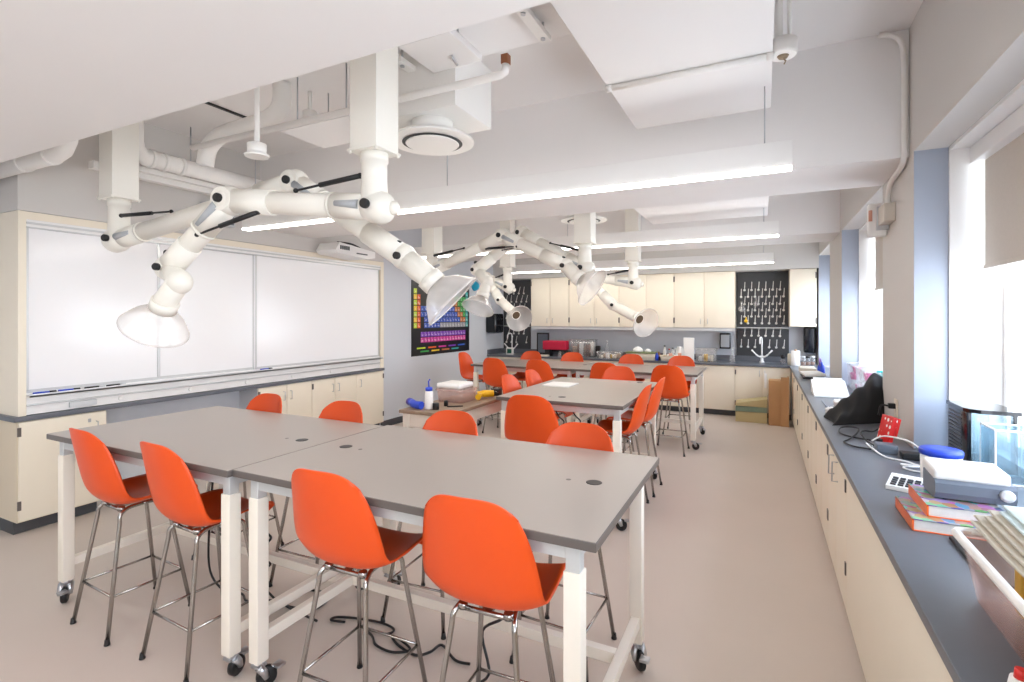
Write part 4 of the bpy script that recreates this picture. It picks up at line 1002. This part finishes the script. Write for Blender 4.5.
btub('storage_box', 'long low cream bin of small parts left of the green-rimmed tray', 'bin', 596, 621, .13, 'clearbin', y=9.45, dy=.22); contents(596, 621, 6, ['cream', beige, 'paper', 'yellow'], y=9.45, dy=.22, h=.09, lab='long low bin on the back counter')
t = thing('bottle', 'clear conical bottle on the back counter behind the low bin', 'bottle', (bx(607, 9.8), 9.8, z0)); MB().lathe([(.07, 0), (.075, .02), (.06, .14), (.02, .26), (.018, .30)], (bx(607, 9.8), 9.8, z0), n=20).build('bottle_body', 'clearbin', t); MB().lathe([(.022, .30), (.022, .325)], (bx(607, 9.8), 9.8, z0), n=12).build('cap', 'ltgrey', t)
o = B(((bx(595.8, 9.78), 9.76, z0), (bx(600, 9.78), 9.84, z0 + .22)), bev=.01).build('black_meter', 'black'); tag(o, 'small black meter right of the large clear bin', 'meter')
btub('storage_box', 'wide shallow tray with a green rim on the back counter', 'tray', 626, 655, .13, 'cream', mat('olive green lid', (120, 132, 84), .5), y=9.45, dy=.25)
for u, lb, rr_ in ((638, 'larger white upturned bowl on the green-rimmed tray', .10), (648, 'smaller white upturned bowl on the green-rimmed tray', .06)):
    o = MB().lathe([(rr_, 0), (rr_ * .85, rr_ * .5), (rr_ * .4, rr_ * .85), (.01, rr_ * .95)], (bx(u, 9.57), 9.57, z0 + .1455), n=24).build('bowl', 'paper'); tag(o, lb, 'bowl')
o = MB().lathe([(.03, 0), (.03, .09), (.015, .12), (.015, .14)], (bx(657.2, 9.5), 9.47, z0), n=14).build('bottle', 'blue'); tag(o, 'small blue bottle between the green-rimmed tray and the parts tray', 'bottle')
o = MB().lathe([(.03, 0), (.03, .10), (.015, .13), (.015, .15)], (bx(658.5, 9.56), 9.60, z0), n=14).build('bottle', brown); tag(o, 'small brown bottle beside the blue one on the back counter', 'bottle')
btub('storage_box', 'low tray of pinkish parts left of the upright white sheet', 'tray', 660, 683, .09, 'cream', y=9.45, dy=.24); contents(660, 683, 6, [beige, 'paper', mat('pink parts', (224, 170, 150), .6)], y=9.45, dy=.24, h=.13, lab='low tray beside the upright white sheet')
t = thing('jug', 'white plastic jug behind the low parts tray', 'jug', (bx(679, 9.8), 9.8, z0)); MB().lathe([(.07, 0), (.08, .02), (.07, .17), (.05, .22), (.05, .24)], (bx(679.5, 9.8), 9.86, z0), n=20).build('jug_body', 'paper', t); MB().tube([(bx(679.5, 9.8) - .055, 9.86, z0 + .2), (bx(679.5, 9.8) - .105, 9.86, z0 + .17), (bx(679.5, 9.8) - .07, 9.86, z0 + .08)], .010, 8, sub=4).build('handle', 'paper', t)
for u, h_, cc, lb in ((664.5, .26, 'peg', 'tall slim pale bottle on the back counter'), (669, .20, 'red', 'red-topped bottle on the back counter beside the slim pale one'), (672.5, .22, 'ltgrey', 'grey bottle next to the white jug on the back counter')):
    t = thing('bottle', lb, 'bottle', (bx(u, 9.8), 9.82, z0)); MB().lathe([(.03, 0), (.032, .01), (.03, h_ * .6), (.013, h_ * .8), (.012, h_ * .9)], (bx(u, 9.8), 9.82, z0), n=14).build('bottle_body', 'clearbin' if cc == 'red' else cc, t); MB().lathe([(.016, h_ * .9), (.016, h_)], (bx(u, 9.8), 9.82, z0), n=10).build('cap', cc if cc == 'red' else 'blackgloss', t)
t = thing('white_box', 'upright white sheet-like box standing on the back counter', 'box', (bx(689), 9.5, z0)); B(((bx(683.5, 9.5), 9.50, z0), (bx(694, 9.5), 9.54, z0 + .42)), bev=.003).build('box_body', 'paper', t)
btub('clear_bin', 'clear bin with yellow and white items right of the white sheet', 'bin', 695, 716, .23, 'clearbin', y=9.52, dy=.3); contents(695, 716, 5, ['paper', 'cream', 'yellow'], y=9.52, dy=.3, h=.13, s=.05, lab='clear bin right of the upright white sheet')
def dispenser(label, u0, u1, v0, v1):
    a, b = at(u0, v1, y=YB), at(u1, v0, y=YB)
    t = thing('mounted_soap_dispenser', label, 'dispenser', ((a.x + b.x) / 2, YB, a.z))
    B(((a.x, YB - .11, a.z + .02), (b.x, YB - .003, b.z)), bev=.02).build('case', 'blackgloss', t)
    B(((a.x + .02, YB - .114, a.z + .05), (b.x - .02, YB - .108, b.z - .03)), bev=.002).build('front_panel', 'greyinset', t)
dispenser('black wall dispenser with a grey front, left of the large peg rack', 720, 731, 333, 349.5)
t = thing('wash_bottle', 'clear wash bottle beside the right-hand sink', 'bottle', (bx(732.5, 9.6), 9.6, z0)); MB().lathe([(.04, 0), (.045, .02), (.042, .12), (.015, .17), (.012, .22)], (bx(732.5, 9.6), 9.6, z0), n=18).build('bottle_body', 'clearbin', t); MB().tube([(bx(732.5, 9.6), 9.6, z0 + .21), (bx(732.5, 9.6), 9.6, z0 + .26), (bx(732.5, 9.6) + .06, 9.58, z0 + .25)], .005, 6).build('spout', 'paper', t)
t = thing('soap_bottle', 'small clear pump bottle with a black top right of the faucet', 'bottle', (bx(783, 9.6), 9.6, z0)); MB().lathe([(.045, 0), (.045, .08), (.02, .10)], (bx(783, 9.6), 9.6, z0), n=16).build('bottle_body', 'clearbin', t); MB().lathe([(.03, .10), (.04, .13), (.02, .17)], (bx(783, 9.6), 9.6, z0), n=12).build('pump', 'black', t)
for u, r_, h_, lb, cc in ((789.5, .03, .19, 'cream bottle standing left of the paper roll', 'cream'),): o = MB().lathe([(r_, 0), (r_, h_ * .85), (r_ * .8, h_)], (bx(u, 9.55), 9.55, z0), n=16).build('bottle', cc); tag(o, lb, 'bottle')
t = thing('paper_roll', 'white paper towel roll standing in the back corner of the counter', 'paper roll', (bx(795.5, 9.5), 9.5, z0)); MB().lathe([(.065, 0), (.066, .005), (.066, .24), (.02, .242)], (bx(795.5, 9.5), 9.5, z0), n=24).build('roll', 'paper', t); MB().lathe([(.02, .242), (.018, .26)], (bx(795.5, 9.5), 9.5, z0), n=12).build('core', 'card', t)
for k, u in enumerate((803, 808, 813)):
    t = thing('glass_jar', ['left glass jar under the dark towel dispenser', 'middle glass jar under the dark towel dispenser', 'right glass jar under the dark towel dispenser'][k], 'jar', (bx(u, 9.5), 9.5 + .05 * k, z0), group='glass jars under the towel dispenser')
    MB().lathe([(.038, 0), (.042, .01), (.042, .11), (.034, .13)], (bx(u, 9.5), 9.5 + .05 * k, z0), n=18).build('jar_wall', 'clearbin', t); MB().lathe([(.036, .13), (.036, .155)], (bx(u, 9.5), 9.5 + .05 * k, z0), n=16).build('lid', 'ltgrey' if k != 1 else 'black', t)
    MB().lathe([(.03, .005), (.034, .06)], (bx(u, 9.5), 9.5 + .05 * k, z0), n=14).build('filling', brown, t)
def towel(label, x0, x1, y0, y1, z, h):
    t = thing('mounted_towel_dispenser', label, 'dispenser', ((x0 + x1) / 2, (y0 + y1) / 2, z), group='dark paper towel dispensers')
    B(((x0, y0, z), (x1, y1, z + h)), bev=.04).build('cover', 'blackgloss', t)
    B(((x0 + .03, y0 + .02, z - .015), (x1 - .03, y1 - .02, z + .004))).build('paper_slot', 'greyplastic', t)
ta, tb_ = at(804, 352, y=9.78), at(817, 327, y=9.78)
towel('glossy dark towel dispenser on the back wall in the window corner', ta.x, XR - .03, 9.80, YB - .004, 1.09, .44)
towel('dark towel dispenser on the left wall beside the left peg rack', XL + .004, XL + .24, 9.35, 9.72, 1.36, .40)
# small green and white timer by the left sink
t = thing('timer', 'small white timer with a green face beside the left faucet', 'timer', (bx(509, 9.55), 9.55, z0)); B(((bx(506, 9.55), 9.55, z0), (bx(513, 9.55), 9.59, z0 + .15)), bev=.01).build('case', 'peg', t); B(((bx(507.2, 9.55), 9.545, z0 + .03), (bx(511.5, 9.55), 9.552, z0 + .12)), bev=.002).build('face', mat('green face', (28, 92, 74), .4), t)
o = MB().sphere((bx(528, 9.5), 9.5, z0 + .045), .06, 16, (1.3, 1, .75)).build('sponge', 'blue'); tag(o, 'blue sponge on the back counter above the left far stool', 'sponge')
o = B(((bx(538, 9.5), 9.42, z0), (bx(549, 9.5), 9.53, z0 + .03)), bev=.004).build('cutting_board', 'cream'); tag(o, 'pale flat board lying in front of the red box', 'board')
o = MB().lathe([(.035, 0), (.04, .02), (.03, .09), (.012, .11)], (bx(560, 9.5), 9.5, z0), n=16).build('bottle', 'clearbin'); tag(o, 'small clear bottle in front of the red box', 'bottle')
o = MB().lathe([(.03, 0), (.035, .05), (.05, .10), (.05, .13)], (bx(568.5, 9.5), 9.52, z0), n=16).build('cup', 'black'); tag(o, 'small black cup right of the red box', 'cup')

# ================================================================ CARDBOARD BY THE BACK CABINETS
t = thing('cardboard_box', 'tall brown cardboard box standing in the corner by the back cabinets', 'cardboard box', (.2, 9.0, 0))
B(((.08, 8.92, .002), (.345, 9.20, .70)), bev=.003).build('box_body', 'card', t)
B(((.25, 8.895, .002), (.36, 8.912, .76)), ((.345, 8.9, .002), (.36, 9.1, .76))).build('folded_flap', 'card', t)
for k, (za, zb, tl, mm, lb) in enumerate(((.002, .155, 0, 'manila', 'lowest beige card file lying by the cardboard box'), (.170, .240, .0, 'greencard', 'sage green card file in the stack by the cardboard box'), (.256, .30, .10, 'manila', 'tilted top beige card file of the stack by the cardboard box'))):
    q = MB().prism([(-.40, za), (.06, za), (.06, zb + (.09 if tl else .012)), (-.40, zb)], 9.02, 9.36, 'y').build('card_file', mm); tag(q, lb, 'card file', 'card files stacked by the back cabinets')
o = MB().box((.02, bfy - .045, .52), (.055, bfy - .035, .76), .003).build('hanging_towel', 'paper'); tag(o, 'small white cloth hanging from the sink cabinet handle', 'towel')

# ================================================================ THINGS ON THE TOOL BENCH AND MIDDLE TABLE
zb_ = SB[4] + .001
c = at(452, 403, z=.86)
bnch = tub('storage_tub', 'grey-white plastic tub on the wooden tool bench', 'tub', c.x - .17, c.x + .11, c.y, c.y + .28, zb_, .125, .012, 'frost')
t = thing('foam_tray', 'white folded cloth on top of the bench tub', 'cloth', (c.x, c.y + .15, zb_ + .138)); MB().box((c.x - .18, c.y - .005, zb_ + .134), (c.x + .085, c.y + .27, zb_ + .185), .03).build('fold', 'paper', t)
b_ = at(429, 409, z=.86)
t = thing('wash_bottle', 'white squeeze bottle with a blue cap on the tool bench', 'bottle', (b_.x, b_.y, zb_)); MB().lathe([(.036, 0), (.038, .01), (.038, .15), (.03, .165)], (b_.x, b_.y, zb_), n=20).build('bottle_body', 'paper', t); MB().lathe([(.033, .165), (.033, .195), (.012, .20)], (b_.x, b_.y, zb_), n=16).tube([(b_.x, b_.y, zb_ + .195), (b_.x - .005, b_.y, zb_ + .25), (b_.x + .01, b_.y, zb_ + .27)], .006, 8).build('cap', 'blue', t)
s_ = at(415, 409, z=.86)
t = thing('sander', 'blue hand tool with a purple grip on the corner of the tool bench', 'tool', (s_.x, s_.y, zb_)); MB().tube([(s_.x - .09, s_.y + .05, zb_ + .05), (s_.x - .05, s_.y + .03, zb_ + .045), (s_.x, s_.y, zb_ + .04), (s_.x + .08, s_.y - .01, zb_ + .038)], [.032, .036, .034, .036], 14, sub=4).build('motor_body', 'blue', t); MB().tube([(s_.x - .115, s_.y + .065, zb_ + .05), (s_.x - .08, s_.y + .045, zb_ + .05)], .034, 14).build('grip', mat('purple grip', (84, 66, 150), .5), t)
for u, v, r_, h_, lb in ((436, 409.5, .03, .055, 'black round cap on the tool bench beside the bottle'), (446, 406, .02, .05, 'small black and white vial on the tool bench')):
    p = at(u, v, z=.86); o = MB().lathe([(r_, 0), (r_, h_), (r_ * .8, h_ + .004)], (p.x, p.y, zb_), n=16).build('round_cap', 'black'); tag(o, lb, 'cap')
o = MB().tube([at(447, 406.5, z=.866), at(463, 406, z=.866)], .006, 8).build('screwdriver', 'black'); tag(o, 'thin black screwdriver lying on the tool bench', 'screwdriver')
d_ = at(487, 398.2, z=.86)
t = thing('power_drill', 'yellow and black power drill lying on the tool bench by the middle table', 'drill', (d_.x, d_.y, zb_))
MB().tube([(d_.x - .09, d_.y - .04, zb_ + .04), (d_.x - .02, d_.y, zb_ + .045), (d_.x + .05, d_.y + .05, zb_ + .045)], [.03, .038, .034], 14, sub=4).build('drill_body', 'yellow', t)
MB().tube([(d_.x + .05, d_.y + .05, zb_ + .045), (d_.x + .09, d_.y + .08, zb_ + .045)], [.026, .012], 12).build('chuck', 'black', t)
MB().tube([(d_.x - .05, d_.y - .03, zb_ + .035), (d_.x - .03, d_.y - .11, zb_ + .03), (d_.x - .02, d_.y - .15, zb_ + .03)], [.022, .022, .03], 12).build('grip', 'yellow', t)
n_ = at(500, 396, z=.86)
t = thing('battery_pack', 'black tool battery with a white label at the bench end', 'battery', (n_.x - .06, n_.y, zb_)); B(((n_.x - .10, n_.y - .02, zb_), (n_.x - .01, n_.y + .07, zb_ + .07)), bev=.01).build('case', 'black', t); B(((n_.x - .08, n_.y - .022, zb_ + .02), (n_.x - .03, n_.y - .0195, zb_ + .05))).build('side_label', 'paper', t)
for k in range(3):
    a, b, c2, d2 = at(542, 386, z=1.0), at(572, 386.2, z=1.0), at(573, 383.2, z=1.0), at(541, 383, z=1.0)
    o = B(((a.x, a.y, 1.0005 + .004 * k), (b.x, c2.y - .02 * k, 1.0040 + .004 * k)), bev=.001).build('paper_sheets', 'paper'); tag(o, ['bottom sheaf of white paper on the middle table', 'middle sheaf of white paper on the middle table', 'top sheaf of white paper on the middle table'][k], 'paper', 'white paper on the middle table')

# ================================================================ CORDS UNDER THE FRONT TABLES
def floor_pts(uv, z=.008): return [at(u, v, z=z) for u, v in uv]
cable('cable', 'black power cord looped on the floor behind the third near stool', floor_pts([(345, 622), (331, 620), (338, 617), (362, 619), (385, 624), (394, 630), (386, 634), (372, 630), (362, 626), (372, 636), (376, 645), (392, 652), (410, 650), (402, 641), (392, 636), (398, 645), (415, 655), (430, 652), (442, 645), (455, 660), (470, 664)], .009), .0065, 'black', 'cable', 'black cords under the front tables')
Xc, Yc = -2.62, 2.04
cable('cable', 'black coiled cord hanging under the front table by the second near stool', [Vector((Xc + .03 * math.cos(k * 1.7) + .02 * math.sin(k * .6), Yc + .03 * math.sin(k * 1.7), .93 - .045 * k)) for k in range(20)] + [Vector((Xc + .1, Yc + .05, .012)), Vector((Xc + .3, Yc + .1, .012)), Vector((Xc + .25, Yc + .25, .012)), Vector((Xc + .05, Yc + .2, .012)), Vector((Xc + .1, Yc + .05, .02)), Vector((Xc + .4, Yc + .02, .012))], .0065, 'black', 'cable', 'black cords under the front tables')
cable('cable', 'black cord hanging in a curve beside the last near stool', [Vector((-1.05, 2.12, .93)), Vector((-1.10, 2.12, .78)), Vector((-1.02, 2.1, .60)), Vector((-1.12, 2.1, .50)), Vector((-1.04, 2.05, .36)), Vector((-1.16, 2.05, .25)), Vector((-1.1, 2.0, .10)), Vector((-1.2, 1.98, .012)), Vector((-1.05, 1.9, .012)), Vector((-.9, 2.0, .012)), Vector((-1.02, 2.12, .012))], .0065, 'black', 'cable', 'black cords under the front tables')
cable('cable', 'black cord sweeping across the floor between the first two near stools', [Vector((-3.0, 2.0, .93)), Vector((-3.05, 2.0, .55)), Vector((-3.1, 2.02, .15)), Vector((-3.0, 2.04, .012)), Vector((-2.85, 2.06, .012)), Vector((-2.75, 2.02, .012)), Vector((-2.68, 2.06, .012)), Vector((-2.6, 2.10, .012))], .0065, 'black', 'cable', 'black cords under the front tables')
for (x, y0_, n) in ((-1.75, 4.6, 12), (-1.62, 4.7, 12)):
    cable('cable', 'black coiled cord dangling under the middle table, %s one' % ('left' if x < -1.7 else 'right'), [Vector((x + .04 * math.cos(k * 1.6), y0_ + .04 * math.sin(k * 1.6), .93 - .06 * k)) for k in range(n)] , .0065, 'black', 'cable', 'black cords under the middle table')

# ================================================================ SKY, CAMERA, VIEW
W = bpy.data.worlds.new('World'); SC.world = W; W.use_nodes = True
nt = W.node_tree; bg = nt.nodes['Background']
tc = nt.nodes.new('ShaderNodeTexCoord'); sx = nt.nodes.new('ShaderNodeSeparateXYZ'); rp = nt.nodes.new('ShaderNodeValToRGB')
nt.links.new(tc.outputs['Generated'], sx.inputs[0]); nt.links.new(sx.outputs['Z'], rp.inputs[0]); nt.links.new(rp.outputs[0], bg.inputs[0])
rp.color_ramp.elements[0].position = 0.0; rp.color_ramp.elements[0].color = (*lin((234, 238, 243)), 1)
rp.color_ramp.elements[1].position = 0.7; rp.color_ramp.elements[1].color = (*lin((210, 223, 244)), 1)
bg.inputs[1].default_value = 5.0
for y0, y1 in BAYS:                         # portals only steer sampling of the sky; they give no light of their own
    L = bpy.data.lights.new('window_portal', 'AREA'); L.shape = 'RECTANGLE'; L.size = SOF - .95; L.size_y = y1 - y0 - .05; L.cycles.is_portal = True
    o = bpy.data.objects.new('window_portal', L); COL.objects.link(o); o.location = (1.32, (y0 + y1) / 2, (SOF + .93) / 2); o.rotation_euler = (0, math.radians(90), 0)
cam = bpy.data.cameras.new('camera'); cam.sensor_width = 36.0; cam.lens = 36.0 * FPX / 1024; cam.shift_y = -(341 - HOR) / 1024
cam.clip_start = .02; cam.clip_end = 100
co = bpy.data.objects.new('camera', cam); COL.objects.link(co); co.location = (0, 0, EYE); co.rotation_euler = (math.radians(90), 0, TH)
SC.camera = co
SC.view_settings.view_transform = 'Standard'; SC.view_settings.look = 'None'; SC.view_settings.gamma = 1.0; SC.view_settings.use_curve_mapping = False
SC.view_settings.exposure = 1.14
cy = SC.cycles
cy.use_denoising = True; cy.max_bounces = 14; cy.diffuse_bounces = 8; cy.transparent_max_bounces = 24; cy.glossy_bounces = 5; cy.sample_clamp_indirect = 6.0
